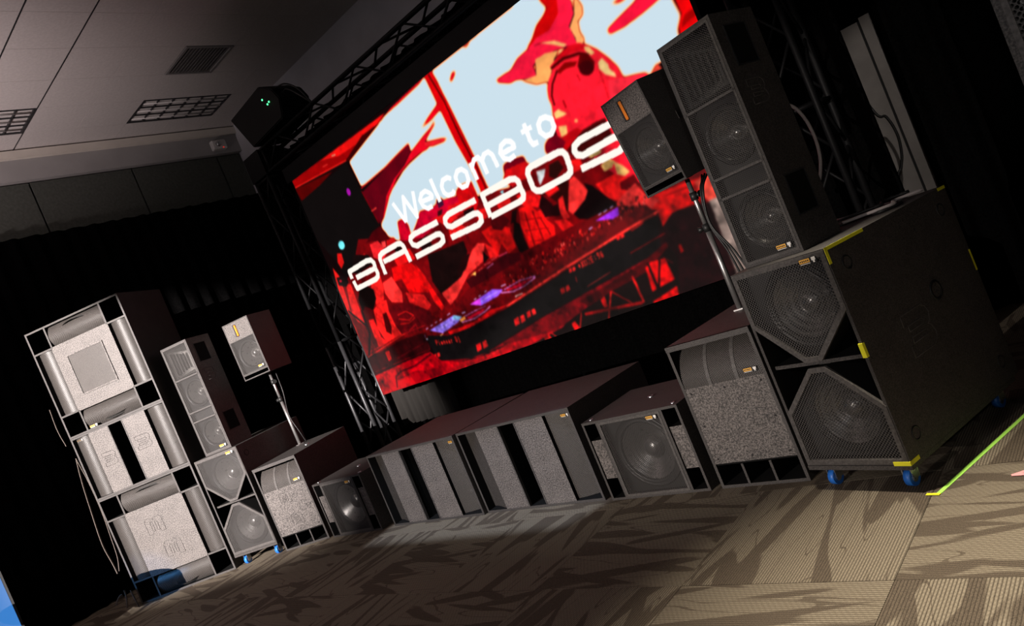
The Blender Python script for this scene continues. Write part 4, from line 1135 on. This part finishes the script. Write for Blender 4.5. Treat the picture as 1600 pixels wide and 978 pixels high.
3 255 255 255 46  2451 1740 2490 1695 2480 1620 2434 1586 2374 1591 2336 1643 2343 1707 2393 1747 2451 1740
3 255 255 255 47  2575 1748 2581 1580
3 255 255 255 46  2586 1713 2633 1754 2689 1752 2716 1706 2717 1582
3 255 255 255 46  2716 1706 2763 1746 2820 1747 2851 1707 2859 1586
3 255 255 255 46  2949 1670 3107 1663 3113 1690 3096 1720 3045 1746 2981 1732 2943 1681 2958 1622 3011 1590 3085 1598
3 255 255 255 46  3296 1790 3291 1640 3305 1597 3362 1594
3 255 255 255 42  3235 1736 3358 1732
3 255 255 255 46  3522 1742 3571 1701 3566 1632 3515 1595 3455 1603 3419 1657 3430 1718 3472 1748 3522 1742
3 255 248 238 57  317 1342 319 1427 671 1438 746 1422 772 1381 763 1332
3 255 248 238 57  393 1331 732 1324 763 1332
3 255 248 238 57  761 1329 763 1261 742 1231 692 1216 332 1221 325 1316
3 255 248 238 57  879 1213 888 1382 910 1414 959 1428 1236 1433 1284 1421 1308 1386 1320 1207
3 255 248 238 57  924 1340 1310 1335
3 255 248 238 57  1901 1426 1527 1435 1461 1423 1438 1396 1447 1351 1498 1319 1817 1325 1865 1313 1884 1281 1872 1239 1808 1222 1419 1226
3 255 248 238 57  2463 1431 2076 1440 2010 1419 1992 1382 2003 1345 2051 1320 2376 1327 2425 1314 2446 1281 2432 1235 2375 1215 1986 1230
3 255 248 238 57  2555 1226 2562 1441 2930 1438 2982 1421 3004 1389 3001 1341
3 255 248 238 57  2572 1330 2958 1328 3000 1338
3 255 248 238 57  3000 1338 3004 1272 2983 1237 2933 1226 2555 1226
3 255 248 238 57  3192 1445 3507 1437 3547 1423 3567 1387 3557 1273 3543 1245 3503 1228 3192 1224 3148 1242 3126 1274 3131 1403 3151 1433 3192 1445
3 255 248 238 57  4128 1427 3741 1436 3675 1415 3657 1378 3668 1341 3716 1316 4041 1323 4090 1310 4111 1277 4097 1231 4040 1211 3651 1226
3 255 248 238 57  4677 1427 4290 1436 4224 1415 4206 1378 4217 1341 4265 1316 4590 1323 4639 1310 4660 1277 4646 1231 4589 1211 4200 1226'''
def raster():
    NX, NZ, SS = 640, 340, 2
    W, H = NX*SS, NZ*SS; k = W/((XS1-XS0)*1000); kz = H/((ZS1-ZS0)*1000)
    img = np.zeros((H, W, 3)); img[:] = (.055, .012, .016); mask = np.zeros((H, W))
    def area(pts):
        x0, x1 = pts[:, 0].min(), pts[:, 0].max(); y0, y1 = pts[:, 1].min(), pts[:, 1].max()
        return max(0, int(x0)-1), min(W, int(x1)+2), max(0, int(y0)-1), min(H, int(y1)+2)
    def fill(pts):
        a, b, c, d = area(pts)
        if b <= a or d <= c: return None
        X, Y = np.meshgrid(np.arange(a, b)+.5, np.arange(c, d)+.5); ins = np.zeros(X.shape, bool)
        for (x1, y1), (x2, y2) in zip(pts, np.roll(pts, -1, 0)):
            if y1 == y2: continue
            ins ^= ((y1 > Y) != (y2 > Y)) & (X < (x2-x1)*(Y-y1)/(y2-y1)+x1)
        return (slice(c, d), slice(a, b)), ins
    def line(pts, r, butt=False):
        e = np.array([[pts[:, 0].min()-r, pts[:, 1].min()-r], [pts[:, 0].max()+r, pts[:, 1].max()+r]]); a, b, c, d = area(e)
        if b <= a or d <= c: return None
        X, Y = np.meshgrid(np.arange(a, b)+.5, np.arange(c, d)+.5); ins = np.zeros(X.shape, bool)
        for j, ((x1, y1), (x2, y2)) in enumerate(zip(pts, pts[1:])):
            dx, dy = x2-x1, y2-y1; L = dx*dx+dy*dy+1e-9; u = ((X-x1)*dx+(Y-y1)*dy)/L; t = np.clip(u, 0, 1)
            hit = (X-x1-t*dx)**2+(Y-y1-t*dy)**2 < r*r
            if butt and j == 0: hit &= u > 0          # square letter ends
            if butt and j == len(pts)-2: hit &= u < 1
            ins |= hit
        return (slice(c, d), slice(a, b)), ins
    def blur(a, s):
        n = int(3*s)+1; g = np.exp(-.5*(np.arange(-n, n+1)/s)**2); g /= g.sum()
        for ax in (0, 1):
            p = np.pad(a, [(n, n) if i == ax else (0, 0) for i in range(a.ndim)], 'edge'); q = np.zeros_like(a)
            for i, wgt in enumerate(g): q += wgt*(p[i:i+H] if ax == 0 else p[:, i:i+W])
            a = q
        return a
    letters = False
    for row in PIC.split('\n'):
        num = [int(v) for v in row.split()]; kind, wd = num[0], num[4]   # kind: 0 white area, 1 and 2 flat shape, 3 stroke, 9 end of the picture under the lettering
        if kind == 9:
            img = blur(img, 1.6); m = blur(mask, 4.0)
            rg = np.random.default_rng(11); g = np.zeros((H, W))
            for cell, amp in ((96, .30), (40, .30), (18, .28), (8, .22)):
                n = rg.normal(0, 1, (H//cell+3, W//cell+3)); yy = np.arange(H)/cell; xx = np.arange(W)/cell; y0 = yy.astype(int); x0 = xx.astype(int); fy = (yy-y0)[:, None]; fx = (xx-x0)[None]
                fy = fy*fy*(3-2*fy); fx = fx*fx*(3-2*fx)
                g += amp*((n[y0][:, x0]*(1-fx)+n[y0][:, x0+1]*fx)*(1-fy)+(n[y0+1][:, x0]*(1-fx)+n[y0+1][:, x0+1]*fx)*fy)
            low = np.clip(1.15-np.arange(H)/H*1.5, 0, 1)[:, None]            # the crowd half of the picture is the busier one
            img = img*np.clip(1+g*(.12+.42*low)-.10*low, .12, 1.2)[..., None]; img = np.clip(img, 0, 1)
            st = [.0, .28, .42, .56, .72, .9, 1]; al = np.interp(m, st, [0, 0, .75, .95, 1, 1, 1])[..., None]
            halo = np.stack([np.interp(m, st, c) for c in ([.95, .95, .98, .97, .90, .79, .79], [.05, .08, .38, .68, .84, .865, .87], [.06, .08, .22, .42, .76, .915, .915])], -1)
            img = img*(1-al)+halo*al; letters = True
            continue
        pts = np.array(num[5:], float).reshape(-1, 2)*(k, kz)
        res = line(pts, wd*k/2, letters and abs(pts[0]-pts[-1]).max() > 1) if wd else fill(pts)
        if res is None: continue
        sl, ins = res
        if kind == 0: mask[sl][ins] = 1
        else:
            mask[sl][ins] = 0
            img[sl][ins] = [c/255 for c in num[1:4]]
    img = blur(img, .8)
    img = img.reshape(NZ, SS, NX, SS, 3).mean((1, 3))
    return NX, NZ, np.where(img <= .04045, img/12.92, ((img+.055)/1.055)**2.4)
def led_screen():
    T = thing('led_screen', 'giant LED video screen showing a red nightclub scene with white lettering', 'screen', ((XS0+XS1)/2, YS, ZS0))
    NX, NZ, px = raster(); w, h = XS1-XS0, ZS1-ZS0
    gx, gz = np.meshgrid((np.arange(NX))/(NX-1)*w-w/2, np.arange(NZ)/(NZ-1)*h)
    vs = np.stack([gx, np.zeros_like(gx), gz], -1).reshape(-1, 3)
    i = (np.arange(NZ-1)[:, None]*NX+np.arange(NX-1)[None]).ravel(); fs = np.stack([i, i+1, i+NX+1, i+NX], -1)
    me = bpy.data.meshes.new('display'); me.vertices.add(len(vs)); me.vertices.foreach_set('co', vs.ravel().astype(np.float32))
    me.loops.add(fs.size); me.loops.foreach_set('vertex_index', fs.ravel().astype(np.int32)); me.polygons.add(len(fs))
    me.polygons.foreach_set('loop_start', (np.arange(len(fs))*4).astype(np.int32)); me.polygons.foreach_set('loop_total', np.full(len(fs), 4, np.int32)); me.update(calc_edges=True)
    at = me.color_attributes.new('picture', 'FLOAT_COLOR', 'POINT'); at.data.foreach_set('color', np.concatenate([px.reshape(-1, 3), np.ones((NX*NZ, 1))], 1).ravel().astype(np.float32))
    k = NT('led_picture'); a = k.n('VertexColor'); a.layer_name = 'picture'; k.b.inputs['Base Color'].default_value = (.01, .01, .01, 1)
    k.l(a.outputs['Color'], k.b.inputs['Emission Color']); k.b.inputs['Emission Strength'].default_value = SCREEN_GAIN; k.b.inputs['Roughness'].default_value = .9; k.b.inputs['Specular IOR Level'].default_value = 0
    me.materials.append(k.m); o = bpy.data.objects.new('display', me); COL.objects.link(o); o.parent = T
    bxo('cabinet_back', (-w/2, w/2, .003, .085, 0, h), 'dark', T)
    bxo('header_bar', (-w/2-.1, w/2+.1, .0, .09, h+.002, h+.17), 'truss', T)
    return T
led_screen()
# ------------------------------------------------------------------ truss
def truss(name, label, a, b, w=.28, bay=.40, mat='truss', extra=(), low=None, zlow=0):
    """box truss from a to b (centre line); world axes"""
    a, b = V(a), V(b); d = (b-a); L = d.length; d.normalize(); T = thing(name, label, 'truss', a[:])
    u = V((0, 1, 0)); v = d.cross(u).normalized(); r = .0245; hw = w/2
    cor = [u*s*hw+v*t*hw for s, t in ((-1, -1), (-1, 1), (1, 1), (1, -1))]
    for c in cor:
        if low: tubeo('chord', [c, c+d*zlow], r, low, T, 10)
        tubeo('chord', [c+d*zlow, c+d*L], r, mat, T, 10)
    n = max(2, round(L/bay))
    for i in range(4):
        p, q = cor[i], cor[(i+1) % 4]
        for k in range(n):
            s0, s1 = L*k/n, L*(k+1)/n
            A, B = (p, q) if k % 2 == 0 else (q, p)
            tubeo('brace', [A+d*s0, B+d*s1], .012, low if low and s1 < zlow+.1 else mat, T, 6)
    for s in [0.03, L-.03]+list(extra):
        for i in range(4): tubeo('end_bar', [cor[i]+d*s, cor[(i+1) % 4]+d*s], .020, mat, T, 6)
    return T
TY = 5.245
t = truss('truss_tower', 'black truss tower standing at the left side of the screen', (-7.525, TY+.02, .012), (-7.525, TY+.02, 3.84), extra=(1.72,), low='trussgrey', zlow=1.72)
bxo('base_plate', (-.3, .3, -.3, .3, -.011, .001), 'truss', t)
bxo('corner_block', (-.17, .17, -.17, .17, 3.83, 4.13), 'truss', t)
t = truss('truss_tower', 'black truss tower behind the tall speaker at right', (-1.675, TY+.02, .012), (-1.675, TY+.02, 3.84), extra=(1.85,))
bxo('base_plate', (-.3, .3, -.3, .3, -.011, .001), 'truss', t)
truss('truss_beam', 'black truss beam running along the top of the screen', (-7.33, TY+.02, 3.985), (-1.4, TY+.02, 3.985), w=.27)
# box light on the corner
T = thing('stage_light', 'black box-shaped stage light with green indicator dots on truss corner', 'stage light', (-7.05, TY+.02, 4.165))
prof = [(-.30, -.03), (.42, .0), (.50, .19), (.43, .33), (.22, .46), (-.52, .41)]
bm = bmesh.new(); A = [bm.verts.new((x, -.2, z+.03)) for x, z in prof]; B = [bm.verts.new((x, .2, z+.03)) for x, z in prof]
bm.faces.new(A); bm.faces.new(B[::-1])
for i in range(6): bm.faces.new((A[i], B[i], B[(i+1) % 6], A[(i+1) % 6]))
bmesh.ops.recalc_face_normals(bm, faces=bm.faces[:]); bmesh.ops.bevel(bm, geom=bm.edges[:], offset=.012, segments=2, affect='EDGES'); obj('housing', bm, 'truss', T)
for x, z in ((.21, .34), (.31, .27), (.27, .26)):
    bm = bmesh.new(); lathe(bm, [(.011, 0), (.009, -.006), (0, -.008)], 0, 0, 0, 10); o = obj('indicator', bm, 'led_green', T); o.location = (x, -.20, z)
bm = bmesh.new(); box(bm, -.10, .18, -.10, .10, -.03, .012); obj('yoke', bm, 'truss', T)
for i, (x, z) in enumerate(((.40, .36), (.46, .26))):
    tubeo('power_lead', spline([(x, -.1, .03+z), (.60, -.13, .33-.06*i), (.75, -.12, .20-.08*i), (.83, -.07, -.02)]), .009, 'rubber', T)
# ------------------------------------------------------------------ speakers
P_ = (1.124, 1.155, .72); Q_ = (1.124, .685, .72); A_ = (.549, 1.018, 1.05); T_ = (.338, 1.16, .335); D_ = (.5395, .8646, .899); V_ = (.749, .538, .60); M_ = (1.192, .659, .9); CH = .13
SX, SY, SR = -8.131, 2.8162, .586
pinwheel_sub('pinwheel_subwoofer', 'bottom cabinet of the tallest stack, plain centre panel between four curved grilles', *P_, (SX, SY, .001), SR, False)
slot_sub('slot_subwoofer', 'middle cabinet of the tallest stack, with a black slot between two panels', *Q_, (SX, SY, P_[1]+.003), SR, True)
pinwheel_sub('pinwheel_subwoofer', 'top cabinet of the tallest stack, with a square grille in its centre', *P_, (SX, SY, P_[1]+Q_[1]+.005), SR, True)
caster_dolly('caster_dolly', 'dolly on blue casters under the hourglass subwoofer beside the tallest stack', A_[0], A_[2]-.05, CH, (-7.367, 3.252, 0), .409)
hourglass_sub('hourglass_subwoofer', 'hourglass-grille subwoofer carrying the far slim tower, beside the tallest stack', *A_, (-7.367, 3.252, CH), .409)
tower_top('tower_speaker', 'far slim tower speaker next to the tallest stack', *T_, (-7.423, 3.328, CH+A_[1]+.002), .412)
arc_sub('arc_subwoofer', 'far upright subwoofer with arched grille, under the small left pole speaker', *D_, (-6.843, 3.504, .001), .379)
cone_sub('cone_subwoofer', 'low square-grille subwoofer in the shade left of the slotted pair', *V_, (-6.127, 3.617, .001), .056)
slot_sub('slot_subwoofer', 'left one of the two low slotted subwoofers below the screen', *M_, (-5.0145, 3.671, .001), -.0117)
slot_sub('slot_subwoofer', 'right one of the two low slotted subwoofers below the screen', *M_, (-3.8038, 3.6657, .001), -.0378)
cone_sub('cone_subwoofer', 'low square-grille subwoofer right of the slotted pair, with shining cone', *V_, (-2.7577, 3.6026, .001), -.0469)
arc_sub('arc_subwoofer', 'near upright subwoofer with arched grille, beside the large hourglass subwoofer', *D_, (-2.0444, 3.5704, .001), -.0771, False)
caster_dolly('caster_dolly', 'dolly on blue casters under the large taped subwoofer at right', A_[0], A_[2]-.05, CH, (-1.4395, 3.3555, 0), -.2924)
hourglass_sub('hourglass_subwoofer', 'large near subwoofer with hourglass grille and yellow tape on its edges', *A_, (-1.4395, 3.3555, CH), -.2924, True)
tower_top('tower_speaker', 'near slim tower speaker standing on the yellow-taped subwoofer', *T_, (-1.4809, 3.466, CH+A_[1]+.002), -.2347)
# small tops on poles
def top_on_pole(tl, pl, x, y, z, rz, roll, pitch, zf):
    w, h, d = .3513, .6205, .366
    S = small_top('pole_speaker', tl, w, h, d, (x, y, z), (0, 0, rz))
    S.rotation_mode = 'QUATERNION'
    m = Matrix.Rotation(rz, 4, 'Z') @ Matrix.Rotation(-roll, 4, 'Y') @ Matrix.Rotation(pitch, 4, 'X')
    S.rotation_quaternion = m.to_quaternion()
    c = V((x, y, z))+m.to_3x3() @ V((0, d/2, -.004))
    speaker_pole('speaker_pole', pl, c.x, c.y, zf, c.z-.003); return c
c = top_on_pole('small left speaker on a pole, orange strip at its top', 'slim chrome pole under the small left speaker', -7.2155, 3.9193, 1.7025, .3584, 0, 0, D_[1]+.002)
tag(tubeo('speaker_cable', spline([(c.x+.02, c.y+.06, c.z-.02), (c.x+.07, c.y+.02, 1.45), (c.x+.03, c.y-.0, 1.2), (c.x+.06, c.y+.02, 1.0), (c.x+.05, c.y+.05, .875)]), .006, 'rubber'), 'thin cable hanging beside the pole of the small left speaker', 'cable')
c = top_on_pole('small right speaker on a pole in front of the screen lettering', 'stout chrome pole under the small right speaker', -2.1393, 3.992, 1.6976, -.2996, .0195, .0943, D_[1]+.002)
T = thing('speaker_cables', 'bundle of black cables running down the right speaker pole', 'cables', (c.x+.05, c.y, D_[1]))
for i, (a, b) in enumerate(((.09, .030), (.06, .018), (.12, .035))):
    tubeo('cable', spline([V((.02*i, .1, c.z-.012-D_[1])), V((-.005+b, -.02, c.z-.10-D_[1])), V((-.015+b*.4, -.035, c.z-.3-D_[1])), V((a*.6, -.03, c.z-.5-D_[1])), V((-.01+a, -.02, c.z-.7-D_[1])), V((a*.7, 0, .01))]), .0065, 'rubber', T)
# near speaker cut by the frame edge
hourglass_sub('hourglass_subwoofer', 'subwoofer just beyond the right frame edge, carrying the cropped near speaker', *A_, (-.035, 1.80, .001), -.15, emblem=False)
NZ0 = A_[1]+.003
tower_top('tower_speaker', 'speaker edge cropped by the top right corner of the picture', *T_, (-.014, 1.80, NZ0), -.15)
# ------------------------------------------------------------------ tapes, cables, straps
def strip(name, label, a, b, wd, mat, z=.0005):
    a, b = V(a+(0,)), V(b+(0,)); d = (b-a).normalized(); n = V((-d.y, d.x, 0))*wd/2; bm = bmesh.new()
    q = [a-n, b-n, b+n, a+n]; lo = [bm.verts.new((p.x, p.y, z)) for p in q]; hi = [bm.verts.new((p.x, p.y, z+.0015)) for p in q]
    bm.faces.new(hi); bm.faces.new(lo[::-1])
    for i in range(4): bm.faces.new((lo[i], lo[(i+1) % 4], hi[(i+1) % 4], hi[i]))
    return tag(obj(name, bm, mat), label, 'tape')
strip('floor_tape', 'bright green tape line on the carpet beside the taped subwoofer', (-1.110, 3.246), (-.72, 4.45), .022, 'green')
strip('floor_tape', 'short yellow tape end at the corner of the green line', (-1.158, 3.252), (-1.100, 3.240), .018, 'yellow', .0022)
T = thing('tape_mark', 'pink tape corner mark on the carpet at the right edge', 'tape', (-.845, 3.352, 0))
for a, b in (((0, 0), (.16, .10)), ((0, 0), (.20, -.015))):
    o = strip('tape_strip', None, a, b, .02, 'pink', .0006 if b[1] > 0 else .0022); del o['category']; o.parent = T
from mathutils import Quaternion
FW = V((-math.sin(PSI)*math.cos(PITCH), math.cos(PSI)*math.cos(PITCH), math.sin(PITCH)))
tag(tubeo('grey_cable', spline([(-1.402, 3.796, 1.87), (-1.40, 3.86, 1.88)]+CABLE_PTS+[(-1.40, 3.95, 1.365), (-1.395, 3.797, 1.36)]), .0085, 'grey_cable'), 'grey cable curving out behind the near tower speaker', 'cable')
tag(tubeo('cable_plug', [CABLE_PTS[-1], (CABLE_PTS[-1][0]-.012, CABLE_PTS[-1][1]-.004, CABLE_PTS[-1][2]+.045)], .013, 'yellow'), 'yellow plug at the end of the grey cable', 'plug')
tag(tubeo('hanging_cable', spline([(-1.66, 6.28, 4.4), (-1.64, 6.25, 2.4)]+CABLE2_PTS+[(-1.6, 6.1, .6), (-1.62, 6.1, .01)]), .010, 'rubber'), 'black cable bowed across the grey board at right', 'cable')
ztop = CH+A_[1]+.010
m = Matrix.Translation((-1.4395, 3.3555, 0)) @ Matrix.Rotation(-.2924, 4, 'Z')
T = thing('loose_cables', 'tangle of cables lying on top of the taped subwoofer', 'cables', (m @ V((.05, .75, 0)))[:2]+(CH+A_[1]+.001,))
o3 = T.location.copy()
for i, pl in enumerate(([(-.05, .62), (.05, .70), (.16, .66), (.2, .78), (.1, .9), (.0, .95)], [(.0, .58), (.1, .64), (.2, .72), (.12, .86), (.22, .96)], [(-.12, .7), (-.02, .66), (.12, .74), (.05, .88), (.14, .98)])):
    tubeo('cable', spline([m @ V((x, y, ztop+.012*i))-o3 for x, y in pl]), .008, 'rubber' if i != 1 else 'grey_cable', T)
# strap at the left of the stack
def ribbon(name, pts, wd, parent, mat='strap'):
    pts = spline(pts, 6); bm = bmesh.new(); A = []
    for i, p in enumerate(pts):
        d = (pts[min(i+1, len(pts)-1)]-pts[max(i-1, 0)]).normalized(); s = V((.45, .89, 0)).cross(d).normalized()*wd/2
        n = d.cross(s).normalized()*.0025
        A.append([bm.verts.new(p-s-n), bm.verts.new(p+s-n), bm.verts.new(p+s+n), bm.verts.new(p-s+n)])
    for a, b in zip(A, A[1:]):
        for k in range(4): bm.faces.new((a[k], a[(k+1) % 4], b[(k+1) % 4], b[k]))
    bm.faces.new(A[0]); bm.faces.new(A[-1][::-1]); bmesh.ops.recalc_face_normals(bm, faces=bm.faces[:])
    return obj(name, bm, mat, parent)
T = thing('lashing_strap', 'tan webbing strap hanging down the left side of the tallest stack', 'strap', STRAP0)
s0 = V(STRAP0)
for pl in STRAPS: ribbon('webbing', [V(p)-s0 for p in pl[1]], pl[0], T)
# blue display at the left frame edge
T = thing('display_totem', 'blue glowing display panel cut off by the lower left corner', 'display', BLUE0, BLUE_RZ)
bxo('screen_panel', (-.9, 0, -.001, .0, .12, 1.75), emit_mat('blue_screen', lin((58, 128, 205)), 1.0), T)
bxo('bezel', (-.92, .02, .001, .05, .10, 1.78), 'dark', T)
bxo('foot', (-.75, -.15, -.2, .25, 0, .10), 'dark', T)

T = thing('shadow_table', 'added unseen round table that throws the round shadow on the tallest stack', 'table', (-7.47, .74, 0))  # unseen table added to shade the foot of the tallest stack
tubeo('table_top', [(0, 0, .90), (0, 0, .93)], .31, 'dark', T, 28); tubeo('column', [(0, 0, .02), (0, 0, .90)], .035, 'chrome', T, 12); tubeo('foot_plate', [(0, 0, .001), (0, 0, .02)], .26, 'chrome', T, 24)
